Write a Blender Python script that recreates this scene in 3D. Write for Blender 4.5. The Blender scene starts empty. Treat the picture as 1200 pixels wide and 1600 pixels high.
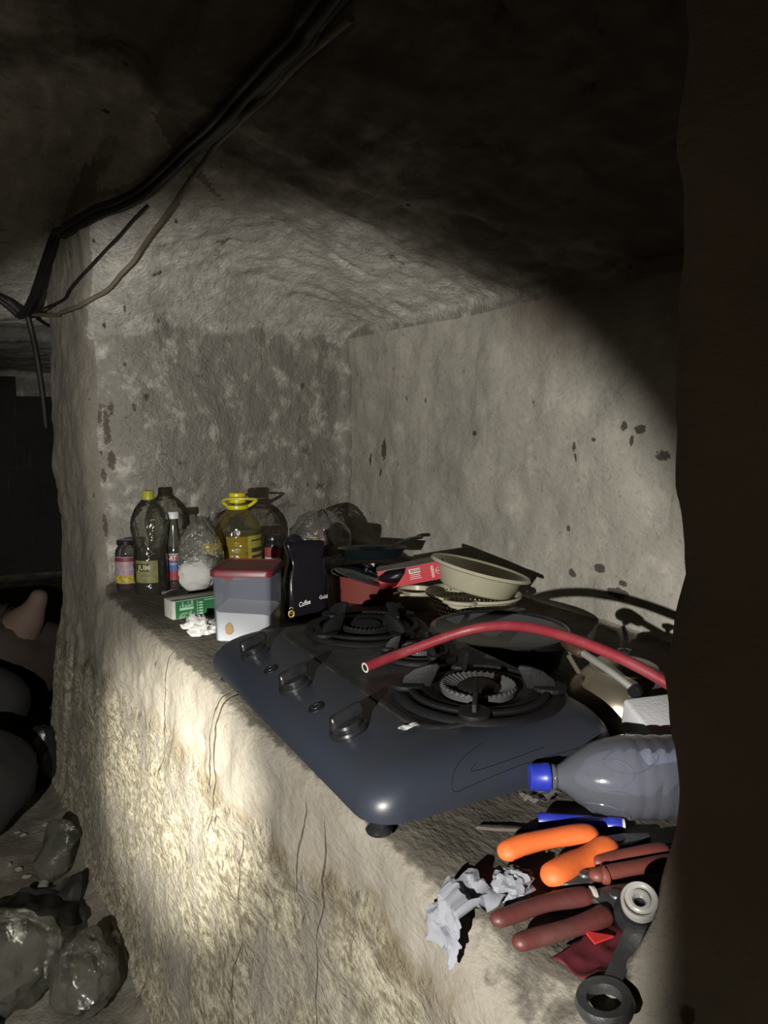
import bpy, bmesh, math, random
import numpy as np
from mathutils import Vector, Matrix
from mathutils.bvhtree import BVHTree

random.seed(7); rng = np.random.RandomState(11)
scene = bpy.context.scene
COL = scene.collection
PI = math.pi
R = math.radians

# ------------------------------------------------------------------ camera
cam_d = bpy.data.cameras.new('camera'); cam = bpy.data.objects.new('camera', cam_d)
COL.objects.link(cam); scene.camera = cam
cam.location = (0, 0, 1.29)
cam.rotation_euler = (R(90 - 7.125), 0, -R(28.257))
cam_d.sensor_fit = 'VERTICAL'; cam_d.sensor_height = 32; cam_d.lens = 32 * 1200 / 1600
cam_d.clip_start = 0.02

# ------------------------------------------------------------------ world, torch, exposure
w = bpy.data.worlds.new('world'); scene.world = w; w.use_nodes = True
w.node_tree.nodes['Background'].inputs[0].default_value = (0.010, 0.009, 0.008, 1)
w.node_tree.nodes['Background'].inputs[1].default_value = 0.2
scene.view_settings.view_transform = 'Standard'; scene.view_settings.look = 'None'
scene.view_settings.gamma = 1; scene.view_settings.use_curve_mapping = False
scene.view_settings.exposure = 0.0
TORCH = Vector((-0.62, -0.14, 1.21)); AIM = Vector((0.29, 1.44, 0.635))

def spot(name, loc, target, watts, size_deg, blend, radius, color):
    d = bpy.data.lights.new(name, 'SPOT'); d.energy = watts; d.spot_size = R(size_deg)
    d.spot_blend = blend; d.shadow_soft_size = radius; d.color = color
    o = bpy.data.objects.new(name, d); COL.objects.link(o); o.location = loc
    o.rotation_euler = (Vector(target) - Vector(loc)).to_track_quat('-Z', 'Y').to_euler()
    return o

spot('torch_beam', TORCH, AIM, 185, 65.5, 0.24, 0.008, (1.0, 0.975, 0.91))
spot('torch_core', TORCH, (0.28, 1.45, 0.575), 1000, 20, 1.0, 0.008, (1.0, 0.97, 0.86))
spot('torch_spill', TORCH, AIM, 3.0, 120, 0.6, 0.008, (1.0, 0.80, 0.60))

# ------------------------------------------------------------------ material helpers
def nt(m): return m.node_tree.nodes, m.node_tree.links

def mat(name, color, rough=0.5, metal=0.0, spec=0.5, coat=0.0, noise=0.0, nscale=40, bump=0.0, bscale=120, dust=0.0, dcol=(0.3, 0.28, 0.25)):
    m = bpy.data.materials.new(name); m.use_nodes = True
    n, l = nt(m); b = n['Principled BSDF']
    b.inputs['Roughness'].default_value = rough; b.inputs['Metallic'].default_value = metal
    b.inputs['Specular IOR Level'].default_value = spec; b.inputs['Coat Weight'].default_value = coat
    b.inputs['Base Color'].default_value = (*color, 1)
    g = n.new('ShaderNodeNewGeometry')
    if noise > 0 or dust > 0:
        t = n.new('ShaderNodeTexNoise'); t.inputs['Scale'].default_value = nscale; t.inputs['Detail'].default_value = 6
        l.new(g.outputs['Position'], t.inputs['Vector'])
        r = n.new('ShaderNodeMapRange'); r.inputs[1].default_value = 0.42; r.inputs[2].default_value = 0.68
        l.new(t.outputs['Fac'], r.inputs[0])
        mx = n.new('ShaderNodeMix'); mx.data_type = 'RGBA'
        mx.inputs[6].default_value = (*color, 1)
        amt = dust if dust > 0 else noise
        tgt = dcol if dust > 0 else tuple(c * 0.35 for c in color)
        mx.inputs[7].default_value = (*tgt, 1)
        mu = n.new('ShaderNodeMath'); mu.operation = 'MULTIPLY'; mu.inputs[1].default_value = amt
        l.new(r.outputs[0], mu.inputs[0]); l.new(mu.outputs[0], mx.inputs[0])
        l.new(mx.outputs[2], b.inputs['Base Color'])
    if bump > 0:
        t = n.new('ShaderNodeTexNoise'); t.inputs['Scale'].default_value = bscale; t.inputs['Detail'].default_value = 4
        l.new(g.outputs['Position'], t.inputs['Vector'])
        bp = n.new('ShaderNodeBump'); bp.inputs['Strength'].default_value = bump; bp.inputs['Distance'].default_value = 0.003
        l.new(t.outputs['Fac'], bp.inputs['Height']); l.new(bp.outputs[0], b.inputs['Normal'])
    return m

def clear(name, tint=(0.85, 0.85, 0.83), haze=0.12, hcol=(0.6, 0.6, 0.58), rough=0.06, gloss=1.0, wrinkle=0.0, wscale=30):
    """thin clear plastic or glass: see-through tint, a little milky haze, fresnel gloss"""
    m = bpy.data.materials.new(name); m.use_nodes = True
    n, l = nt(m); n.remove(n['Principled BSDF']); out = n['Material Output']
    tr = n.new('ShaderNodeBsdfTransparent'); tr.inputs[0].default_value = (*tint, 1)
    df = n.new('ShaderNodeBsdfDiffuse'); df.inputs[0].default_value = (*hcol, 1)
    gl = n.new('ShaderNodeBsdfGlossy'); gl.inputs['Roughness'].default_value = rough
    fr = n.new('ShaderNodeFresnel'); fr.inputs[0].default_value = 1.45
    mu = n.new('ShaderNodeMath'); mu.operation = 'MULTIPLY'; mu.inputs[1].default_value = gloss; mu.use_clamp = True
    m1 = n.new('ShaderNodeMixShader'); m1.inputs[0].default_value = haze
    m2 = n.new('ShaderNodeMixShader')
    l.new(tr.outputs[0], m1.inputs[1]); l.new(df.outputs[0], m1.inputs[2])
    l.new(fr.outputs[0], mu.inputs[0]); l.new(mu.outputs[0], m2.inputs[0])
    l.new(m1.outputs[0], m2.inputs[1]); l.new(gl.outputs[0], m2.inputs[2]); l.new(m2.outputs[0], out.inputs[0])
    if wrinkle > 0:
        g = n.new('ShaderNodeNewGeometry'); t = n.new('ShaderNodeTexNoise'); t.inputs['Scale'].default_value = wscale; t.inputs['Detail'].default_value = 3
        l.new(g.outputs['Position'], t.inputs['Vector'])
        bp = n.new('ShaderNodeBump'); bp.inputs['Strength'].default_value = wrinkle; bp.inputs['Distance'].default_value = 0.02
        l.new(t.outputs['Fac'], bp.inputs['Height'])
        for x in (df, gl, fr): l.new(bp.outputs[0], x.inputs['Normal'])
    return m

MARKS_END = ((0.352, 1.255, 0.010, 0.05), (0.365, 1.31, 0.008, 0.02), (0.362, 1.16, 0.012, 0.03), (0.335, 1.29, 0.007, 0.03), (0.47, 1.345, 0.010, 0.012), (0.43, 1.315, 0.007, 0.012), (1.08, 1.40, 0.008, 0.012), (0.34, 1.12, 0.008, 0.02), (0.335, 0.97, 0.007, 0.03), (0.41, 1.44, 0.006, 0.006))
# ------------------------------------------------------------------ plaster of the cave
def plaster(name, base=(0.36, 0.335, 0.285), dark=(0.17, 0.15, 0.12), kind='wall'):
    m = bpy.data.materials.new(name); m.use_nodes = True
    n, l = nt(m); b = n['Principled BSDF']; b.inputs['Roughness'].default_value = 0.88; b.inputs['Specular IOR Level'].default_value = 0.25
    g = n.new('ShaderNodeNewGeometry'); P = g.outputs['Position']
    def noise(scale, det=5, rough=0.55, vec=None, dist=0.0):
        t = n.new('ShaderNodeTexNoise'); t.inputs['Scale'].default_value = scale; t.inputs['Detail'].default_value = det
        t.inputs['Roughness'].default_value = rough; t.inputs['Distortion'].default_value = dist
        l.new(vec or P, t.inputs['Vector']); return t.outputs['Fac']
    def rng_(v, a, c, x=0.0, y=1.0):
        r = n.new('ShaderNodeMapRange'); r.interpolation_type = 'SMOOTHSTEP'
        for i, q in zip((1, 2, 3, 4), (a, c, x, y)): r.inputs[i].default_value = q
        l.new(v, r.inputs[0]); return r.outputs[0]
    def mth(op, a, c):
        k = n.new('ShaderNodeMath'); k.operation = op
        for i, q in enumerate((a, c)):
            if isinstance(q, (int, float)): k.inputs[i].default_value = q
            else: l.new(q, k.inputs[i])
        return k.outputs[0]
    def mixc(f, a, c):
        k = n.new('ShaderNodeMix'); k.data_type = 'RGBA'
        if isinstance(f, (int, float)): k.inputs[0].default_value = f
        else: l.new(f, k.inputs[0])
        for i, q in ((6, a), (7, c)):
            if isinstance(q, tuple): k.inputs[i].default_value = (*q, 1)
            else: l.new(q, k.inputs[i])
        return k.outputs[2]
    def scaled(s):
        k = n.new('ShaderNodeMapping'); k.inputs['Scale'].default_value = s; l.new(P, k.inputs[0]); return k.outputs[0]
    sep = n.new('ShaderNodeSeparateXYZ'); l.new(P, sep.inputs[0]); X, Y, Z = sep.outputs
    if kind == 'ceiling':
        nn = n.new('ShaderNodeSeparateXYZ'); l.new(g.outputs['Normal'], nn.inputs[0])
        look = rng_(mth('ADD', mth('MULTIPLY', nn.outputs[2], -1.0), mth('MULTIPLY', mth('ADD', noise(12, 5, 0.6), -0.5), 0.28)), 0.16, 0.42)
        b0 = mixc(look, (0.30, 0.28, 0.245), base)  # down-facing stone painted paler than the end wall, for the bright torchlight
    else: b0 = base; look = 1.0
    c = mixc(rng_(noise(2.6, 7, 0.6), 0.35, 0.68, 0, 1 if kind != 'ceiling' else 0.35), b0, tuple(v * 0.78 for v in (base if kind != 'ceiling' else (0.33, 0.31, 0.27))))
    c = mixc(rng_(noise(14, 6, 0.65), 0.48, 0.75, 0, 0.55), c, tuple(v * 1.25 for v in base))
    c = mixc(rng_(noise(70, 5, 0.7), 0.50, 0.75, 0, 0.5), c, dark)
    # vertical run-off streaks
    c = mixc(rng_(noise(1, 5, 0.6, scaled((26, 18, 2.2))), 0.60, 0.74, 0, 0.15 if kind == 'front' else 0.40), c, (0.15, 0.11, 0.075))
    # dark pits, small and sparse
    if kind != 'jamb': c = mixc(rng_(noise(24, 3, 0.4, scaled((1, 1, 0.65))), 0.73, 0.765, 0, 0.85), c, (0.06, 0.045, 0.035))
    vec = scaled((1, 0.45, 1)) if kind in ('front', 'back') else None
    hgt = mth('ADD', mth('MULTIPLY', noise(22, 8, 0.62, vec, 0.2), 1.1), mth('MULTIPLY', noise(110, 5, 0.6, vec), 0.6))
    strength = 0.55
    if kind == 'front':      # smooth cement band along the shelf, crumbling yellowish render below it
        zb = mth('ADD', Z, mth('MULTIPLY', mth('ADD', noise(7, 6, 0.6), -0.5), 0.22))
        zb = mth('ADD', zb, mth('MULTIPLY', mth('ADD', Y, -1.2), 0.075))
        low = rng_(zb, 0.655, 0.615)
        soil = mixc(rng_(noise(75, 6, 0.7, scaled((1, 0.45, 1))), 0.40, 0.62), (0.47, 0.43, 0.32), (0.17, 0.14, 0.09))
        soil = mixc(rng_(noise(5, 5, 0.6), 0.45, 0.65), soil, base)
        c = mixc(mth('MULTIPLY', low, 0.85), c, soil)
        edge = mth('MULTIPLY', rng_(zb, 0.585, 0.635), rng_(zb, 0.69, 0.645))
        c = mixc(mth('MULTIPLY', edge, rng_(noise(9, 5, 0.6), 0.40, 0.62, 0.1, 0.75)), c, (0.13, 0.10, 0.055))
        pb = noise(120, 6, 0.62, scaled((1, 0.42, 0.9)), 0.2)
        hgt = mth('ADD', hgt, mth('MULTIPLY', mth('MULTIPLY', pb, low), 3.4))
        # hairline drips and cracks that run down the face
        for (y0, z0, z1, wd) in ((1.29, 0.80, 0.55, 0.006), (1.315, 0.80, 0.52, 0.005), (1.62, 0.78, 0.5, 0.004), (0.90, 0.74, 0.42, 0.0035), (0.955, 0.74, 0.55, 0.003), (1.16, 0.60, 0.12, 0.0035)):
            wob = mth('MULTIPLY', mth('ADD', noise(9, 3), -0.5), 0.05)
            d = mth('ABSOLUTE', mth('ADD', mth('ADD', Y, -y0), wob), 0)
            k = mth('MULTIPLY', rng_(d, wd, wd * 0.35), mth('MULTIPLY', rng_(Z, z1, z1 + 0.03), rng_(Z, z0 + 0.02, z0 - 0.01)))
            c = mixc(mth('MULTIPLY', k, 0.8), c, (0.09, 0.07, 0.045)); hgt = mth('ADD', hgt, mth('MULTIPLY', k, -0.5))
        brown = mth('MULTIPLY', rng_(Z, 0.80, 0.95), rng_(Y, 0.75, 0.6)); c = mixc(mth('MULTIPLY', brown, 0.75), c, (0.19, 0.15, 0.115))  # jamb painted browner and darker to carry its shade
        strength = 0.62
    if kind == 'back':       # chips and dark knocks seen in the photograph
        for (y, z, sy, sz) in ((1.150, 1.207, 0.018, 0.012), (1.215, 1.262, 0.016, 0.010), (1.262, 1.268, 0.010, 0.010), (1.235, 1.235, 0.006, 0.012), (1.435, 1.215, 0.007, 0.012), (1.43, 1.19, 0.004, 0.01), (1.36, 1.235, 0.009, 0.004), (2.42, 1.17, 0.016, 0.035), (2.44, 1.09, 0.008, 0.015), (2.53, 1.13, 0.010, 0.02), (1.86, 1.24, 0.012, 0.008), (1.46, 1.01, 0.008, 0.008), (1.34, 0.93, 0.02, 0.010), (1.26, 0.91, 0.014, 0.008), (1.44, 0.90, 0.014, 0.010), (1.27, 0.885, 0.03, 0.012)):
            a = mth('DIVIDE', mth('ADD', Y, -y), sy); q = mth('DIVIDE', mth('ADD', Z, -z), sz)
            d = mth('ADD', mth('MULTIPLY', a, a), mth('MULTIPLY', q, q)); d = mth('ADD', d, mth('MULTIPLY', mth('ADD', noise(90, 6, 0.7), -0.5), 4.5))
            k = rng_(d, 1.1, 0.7); c = mixc(mth('MULTIPLY', k, 0.85), c, (0.04, 0.03, 0.025)); hgt = mth('ADD', hgt, mth('MULTIPLY', k, -1.2))
    if kind == 'ceiling':    # rusty knocks on the left end of the niche
        for (x, z, sx, sz) in MARKS_END:
            a = mth('DIVIDE', mth('ADD', X, -x), sx); q = mth('DIVIDE', mth('ADD', Z, -z), sz)
            d = mth('ADD', mth('MULTIPLY', a, a), mth('MULTIPLY', q, q)); d = mth('ADD', d, mth('MULTIPLY', mth('ADD', noise(90, 6, 0.7), -0.5), 5.5))
            k = mth('MULTIPLY', rng_(d, 1.2, 0.6), rng_(Y, 2.0, 2.2)); c = mixc(mth('MULTIPLY', k, 0.75), c, (0.07, 0.045, 0.03))
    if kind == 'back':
        c = mixc(mth('MULTIPLY', rng_(mth('ADD', Z, mth('MULTIPLY', noise(3, 5), 0.3)), 1.50, 1.75), rng_(Y, 1.9, 1.4)), c, (0.16, 0.125, 0.095))  # upper near part painted dark brown, the shade beyond the torch beam
    if kind == 'ceiling':    # sooty vault, painted darker off the beam; bare flaking stone above the niche
        soot_and_shade = rng_(mth('ADD', noise(2.2, 6, 0.6), mth('MULTIPLY', mth('ADD', Y, -1.7), -0.40)), 0.40, 0.62, 0, 0.85)
        c = mixc(soot_and_shade, c, (0.105, 0.080, 0.058))
        c = mixc(rng_(noise(5, 6, 0.7, scaled((1.0, 1.0, 2.0)), 0.6), 0.60, 0.70, 0, 0.7), c, (0.035, 0.026, 0.02))
        rock = noise(13, 8, 0.7, scaled((1.6, 0.7, 2.2)), 1.0)
        hgt = mth('ADD', hgt, mth('MULTIPLY', mth('MULTIPLY', rock, look), 2.6)); strength = 1.0
    if kind in ('shelf', 'front'):
        base_c = c; up = n.new('ShaderNodeSeparateXYZ'); l.new(g.outputs['Normal'], up.inputs[0])
        upf = mth('MULTIPLY', rng_(mth('ADD', up.outputs[2], mth('MULTIPLY', mth('ADD', noise(40, 5, 0.6), -0.5), 0.7)), 0.62, 0.86), rng_(Z, 0.70, 0.74))
        c = mixc(rng_(noise(9, 6, 0.6), 0.30, 0.56, 0.68, 0.96), c, (0.075, 0.066, 0.052))
        c = mixc(rng_(noise(50, 5, 0.7), 0.58, 0.7, 0, 0.7), c, (0.025, 0.02, 0.016))
        c = mixc(upf, base_c, c)
    if kind == 'floor':
        c = mixc(rng_(noise(7, 6, 0.6), 0.3, 0.6, 0.5, 1), c, (0.10, 0.088, 0.07))
    bp = n.new('ShaderNodeBump'); bp.inputs['Strength'].default_value = strength; bp.inputs['Distance'].default_value = 0.012
    l.new(hgt, bp.inputs['Height']); l.new(bp.outputs[0], b.inputs['Normal']); l.new(c, b.inputs['Base Color'])
    return m

# ------------------------------------------------------------------ numpy value noise
LAT = rng.rand(64, 64, 64).astype(np.float32)
def vnoise(p, f):
    q = p * f + 17.3; i = np.floor(q).astype(int); t = q - i; t = t * t * (3 - 2 * t); i0 = i & 63; i1 = (i + 1) & 63
    def L_(a, b_, c_): return LAT[a, b_, c_]
    x0, y0, z0 = i0.T; x1, y1, z1 = i1.T; tx, ty, tz = t.T
    a = L_(x0, y0, z0) * (1 - tx) + L_(x1, y0, z0) * tx; b_ = L_(x0, y1, z0) * (1 - tx) + L_(x1, y1, z0) * tx
    c_ = L_(x0, y0, z1) * (1 - tx) + L_(x1, y0, z1) * tx; d = L_(x0, y1, z1) * (1 - tx) + L_(x1, y1, z1) * tx
    return (a * (1 - ty) + b_ * ty) * (1 - tz) + (c_ * (1 - ty) + d * ty) * tz
def fbm(p, f, o=4, g=0.5):
    s = 0; a = 1; tot = 0
    for k in range(o): s = s + a * (vnoise(p + 3.1 * k, f) - 0.5); tot += a; a *= g; f *= 2.03
    return s / tot * 2

# ------------------------------------------------------------------ cave shell: one hollow, cut into its walls
def axis(segs):
    out = []
    for a, b_, s in segs:
        k = max(1, int(round((b_ - a) / s))); out += list(np.linspace(a, b_, k, endpoint=False))
    out.append(segs[-1][1]); return np.array(out, dtype=np.float32)
ax = axis([(-1.7, -0.5, 0.06), (-0.5, 0.1, 0.03), (0.1, 1.45, 0.0125)])
ay = axis([(-1.6, 0.15, 0.05), (0.15, 3.4, 0.0125), (3.4, 6.8, 0.07)])
az = axis([(-0.12, 0.1, 0.02), (0.1, 2.15, 0.0125)])
Xg = ax[:, None, None]; Yg = ay[None, :, None]; Zg = az[None, None, :]

def ENDY(x): return 2.13 + 0.475 * x
def CS(t): return np.minimum(1.5 * t, 0.10 + 0.62 * t)
def smax(a, b_, k):
    h = np.maximum(k - np.abs(a - b_), 0) / k; return np.maximum(a, b_) + h * h * k * 0.25
def smin(a, b_, k): return -smax(-a, -b_, k)

edge_x = np.interp(ay, [-1, 0.30, 0.44, 0.62, 0.75, 1.29, 2.23, 3.1], [0.46, 0.415, 0.392, 0.402, 0.393, 0.366, 0.303, 0.250])[None, :, None]
# front wall: leans out at the foot, steps back above the shelf beside the near jamb
above = np.clip((Zg - 0.72) / 0.22, 0, 1); above = above * above * (3 - 2 * above)
nearj = np.clip((0.62 - Yg) / 0.15, 0, 1); jx = np.interp(az, [0.7, 0.85, 0.95, 1.05, 1.15, 1.22, 1.30, 1.42, 1.5], [0.112, 0.122, 0.114, 0.113, 0.132, 0.136, 0.118, 0.098, 0.08])[None, None, :]
below = np.clip((0.43 - Yg) / 0.06, 0, 1) * np.clip((Zg - 0.45) / 0.25, 0, 1) * (1 - above)
xf = 0.085 * below + edge_x - 0.085 * np.clip(1 - Zg / 0.8, 0, 1) ** 1.2 + jx * above * nearj
xf = xf - 0.028 * np.clip((0.62 - Zg) / 0.1, 0, 1) * 0
zc_x = 1.62 + 0.40 * (1.3 - Xg); zc_y = 1.535 + 0.075 * (Xg - 0.37) + CS(ENDY(Xg) - Yg)
vault = 2.00 - 0.10 * (Xg + 0.1) ** 2
ceil_n = smin(smin(zc_x, zc_y, 0.16), vault, 0.15)
niche = smax(smax(0.80 - Zg, Xg - 1.30, 0.05), smax((Yg - ENDY(Xg)) * 0.92, 0.452 - Yg, 0.10), 0.06)
niche = smax(niche, (Zg - ceil_n) * 0.8, 0.025)
niche = smax(niche, 0.1 - Xg, 0.02)
room_ceiling = smin(vault + 0 * Yg, 1.62 + 0.55 * (3.12 - Yg), 0.3)
room = smax(smax((Xg - xf) * 0.98, Yg - 3.08, 0.05), smax(-Zg + 0 * Yg, (Zg - room_ceiling), 0.08), 0.06)
room = np.maximum(room, np.maximum(-1.45 - Xg, -1.35 - Yg))
far = smax(smax(np.abs(Xg + 0.20) - 1.0, np.abs(Yg - 4.83) - 1.88, 0.08), smax(-Zg, Zg - 1.64, 0.08), 0.06)
sdf = smin(smin(room, niche, 0.05 + 0.16 * np.clip((Zg - 0.84) / 0.15, 0, 1) * np.clip((Yg - 1.6) / 0.5, 0, 1)), far, 0.05).astype(np.float32)
del niche, room, far

def surface_nets(f, ax, ay, az):
    s = f < 0
    m = np.zeros(tuple(d - 1 for d in f.shape), np.uint8)
    for dx in (0, 1):
        for dy in (0, 1):
            for dz in (0, 1):
                m += s[dx:f.shape[0] - 1 + dx, dy:f.shape[1] - 1 + dy, dz:f.shape[2] - 1 + dz]
    act = (m > 0) & (m < 8); idx = np.full(m.shape, -1, np.int32); I, J, K = np.nonzero(act); idx[I, J, K] = np.arange(len(I))
    cv = {}
    for dx in (0, 1):
        for dy in (0, 1):
            for dz in (0, 1): cv[dx, dy, dz] = f[I + dx, J + dy, K + dz]
    acc = np.zeros((len(I), 3)); cnt = np.zeros(len(I))
    C_ = list(cv.keys())
    for a in C_:
        for d in range(3):
            if a[d] == 0:
                b_ = list(a); b_[d] = 1; b_ = tuple(b_); va, vb = cv[a], cv[b_]; cr = (va < 0) != (vb < 0)
                t = np.where(cr, va / np.where(cr, va - vb, 1), 0)
                p = np.array(a, float)[None, :].repeat(len(I), 0); p[:, d] = t
                acc[cr] += p[cr]; cnt[cr] += 1
    p = acc / cnt[:, None]
    V = np.stack([ax[I] + (ax[I + 1] - ax[I]) * p[:, 0], ay[J] + (ay[J + 1] - ay[J]) * p[:, 1], az[K] + (az[K + 1] - az[K]) * p[:, 2]], 1)
    F = []
    for d in range(3):
        sl0 = [slice(None)] * 3; sl1 = [slice(None)] * 3; sl0[d] = slice(0, -1); sl1[d] = slice(1, None)
        a, b_ = s[tuple(sl0)], s[tuple(sl1)]; e = a != b_
        i, j, k = np.nonzero(e); ijk = np.stack([i, j, k], 1); u, v = (d + 1) % 3, (d + 2) % 3
        ok = (ijk[:, u] > 0) & (ijk[:, v] > 0) & (ijk[:, u] < idx.shape[u]) & (ijk[:, v] < idx.shape[v]); ijk = ijk[ok]
        sg = a[tuple(ijk.T)]
        def at(du, dv):
            q = ijk.copy(); q[:, u] += du; q[:, v] += dv; return idx[tuple(q.T)]
        quad = np.stack([at(0, 0), at(-1, 0), at(-1, -1), at(0, -1)], 1)
        quad[~sg] = quad[~sg][:, ::-1]
        F.append(quad)
    F = np.concatenate(F); return V, F[(F >= 0).all(1)]

V, F = surface_nets(sdf, ax, ay, az)
def vnormals(V, F):
    fn = np.cross(V[F[:, 2]] - V[F[:, 0]], V[F[:, 3]] - V[F[:, 1]]); N = np.zeros_like(V)
    for c in range(4): np.add.at(N, F[:, c], fn)
    return N / (np.linalg.norm(N, axis=1)[:, None] + 1e-12), fn / (np.linalg.norm(fn, axis=1)[:, None] + 1e-12)
N, _ = vnormals(V, F)
gx, gy, gz = np.gradient(sdf[::4, ::4, ::4])  # orientation check: normals must face the hollow
ctr = np.array([-0.2, 1.2, 1.0])
if np.mean(np.sum(N * (ctr - V), 1)) < 0: F = F[:, ::-1]; N = -N
flat = np.clip((N[:, 2] - 0.6) / 0.3, 0, 1)                     # shelf and floor stay flatter
amp = 0.030 * (1 - 0.88 * flat)
disp = amp * fbm(V, 3.0, 3) + 0.010 * (1 - 0.85 * flat) * fbm(V, 11, 3) + 0.0035 * (1 - 0.5 * flat) * fbm(V, 38, 2)
# broken, ridged stone of the niche ceiling
ceil_m = np.clip((-N[:, 2] - 0.35) / 0.3, 0, 1) * np.clip((V[:, 0] - 0.3) / 0.3, 0, 1)
Vr = V * np.array([0.8, 1.6, 2.0]); disp += ceil_m * (0.030 * np.abs(fbm(Vr, 6, 4)) - 0.006)
# crumbling lower half of the shelf face: recessed and lumpy
low = np.clip((0.66 - 0.075 * (V[:, 1] - 1.2) - 0.12 * fbm(V, 7, 3) - V[:, 2]) / 0.03, 0, 1) * (V[:, 0] > 0.1) * (V[:, 1] < 2.7) * (1 - flat)
disp += -low * (0.008 + 0.006 * fbm(V * np.array([1, 0.5, 1]), 40, 3))
# keep the shelf lip crisp where the stove and bottles stand
lip = np.exp(-((V[:, 2] - 0.8) / 0.05) ** 2) * (V[:, 0] < 0.55) * (V[:, 1] > 0.68); disp *= (1 - 0.75 * lip)
# broken edge by the tools
brk = np.exp(-((V[:, 2] - 0.79) / 0.06) ** 2) * np.exp(-((V[:, 1] - 0.42) / 0.10) ** 2) * (V[:, 0] < 0.6); disp += brk * (-0.014 + 0.014 * fbm(V, 22, 3))
V0 = V.copy(); N0, FN0 = vnormals(V, F)
V = V + N * disp[:, None]
N, FN = vnormals(V, F); FC = V[F].mean(1)
sel = np.nonzero((V[F[:, 0]][:, 2] > 1.3) & (V[F[:, 0]][:, 0] < 0.9) & (V[F[:, 0]][:, 1] < 3.1) & (V[F[:, 0]][:, 1] > 0.2))[0]
BVH = BVHTree.FromPolygons(V.tolist(), F[sel].tolist())
fx, fy, fz = V0[F].mean(1).T; nz = FN0[:, 2]
czf = np.minimum(np.minimum(1.62 + 0.40 * (1.3 - fx), 1.535 + 0.075 * (fx - 0.37) + CS(ENDY(fx) - fy)), 2.0 - 0.1 * (fx + 0.1) ** 2) - 0.045
lab = np.full(len(F), 'wall_front', dtype=object)
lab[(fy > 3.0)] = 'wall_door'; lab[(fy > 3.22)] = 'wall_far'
lab[(fx < -0.9) & (fy < 3.1)] = 'wall_outer'; lab[(fy < -1.1)] = 'wall_behind'
lab[(fx > 0.34) & (fx > xf.min()) & (fz > 0.85) & (fy < 0.62)] = 'wall_right'
lab[(fz > 0.80) & (fx > 0.33) & (fy > ENDY(fx) - 0.12) & (fy < 3.0)] = 'wall_left'
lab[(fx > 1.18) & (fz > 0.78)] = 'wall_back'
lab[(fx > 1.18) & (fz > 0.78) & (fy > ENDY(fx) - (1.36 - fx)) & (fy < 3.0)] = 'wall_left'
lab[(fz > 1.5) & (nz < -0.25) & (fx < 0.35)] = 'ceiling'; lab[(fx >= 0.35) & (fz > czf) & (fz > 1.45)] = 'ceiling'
lab[(nz > 0.6) & (fz > 0.74) & (fz < 0.86) & (fx > 0.3)] = 'shelf'
lab[(fz < 0.2) & (nz > 0.5)] = 'floor'
mats = {'wall_far': plaster('far wall in painted darkness', (0.05, 0.045, 0.04), (0.02, 0.02, 0.02)), 'wall_front': plaster('cement render on shelf face', (0.26, 0.235, 0.195), kind='front'), 'wall_back': plaster('grey plaster with knocks', (0.46, 0.43, 0.375), kind='back'), 'wall_left': None,  # far wall nearly black: the unlit room's darkness is put into its colour
        'ceiling': plaster('sooty vault with painted light', (0.80, 0.76, 0.68), kind='ceiling'), 'floor': plaster('dusty floor', kind='floor')}
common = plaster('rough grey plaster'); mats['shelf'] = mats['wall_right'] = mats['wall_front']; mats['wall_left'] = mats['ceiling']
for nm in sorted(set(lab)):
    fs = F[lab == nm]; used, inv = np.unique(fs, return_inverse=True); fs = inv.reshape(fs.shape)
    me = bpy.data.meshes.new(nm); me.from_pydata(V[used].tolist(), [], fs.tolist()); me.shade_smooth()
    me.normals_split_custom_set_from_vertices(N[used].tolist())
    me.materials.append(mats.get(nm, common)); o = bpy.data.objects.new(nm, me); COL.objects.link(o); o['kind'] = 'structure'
del sdf

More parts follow.
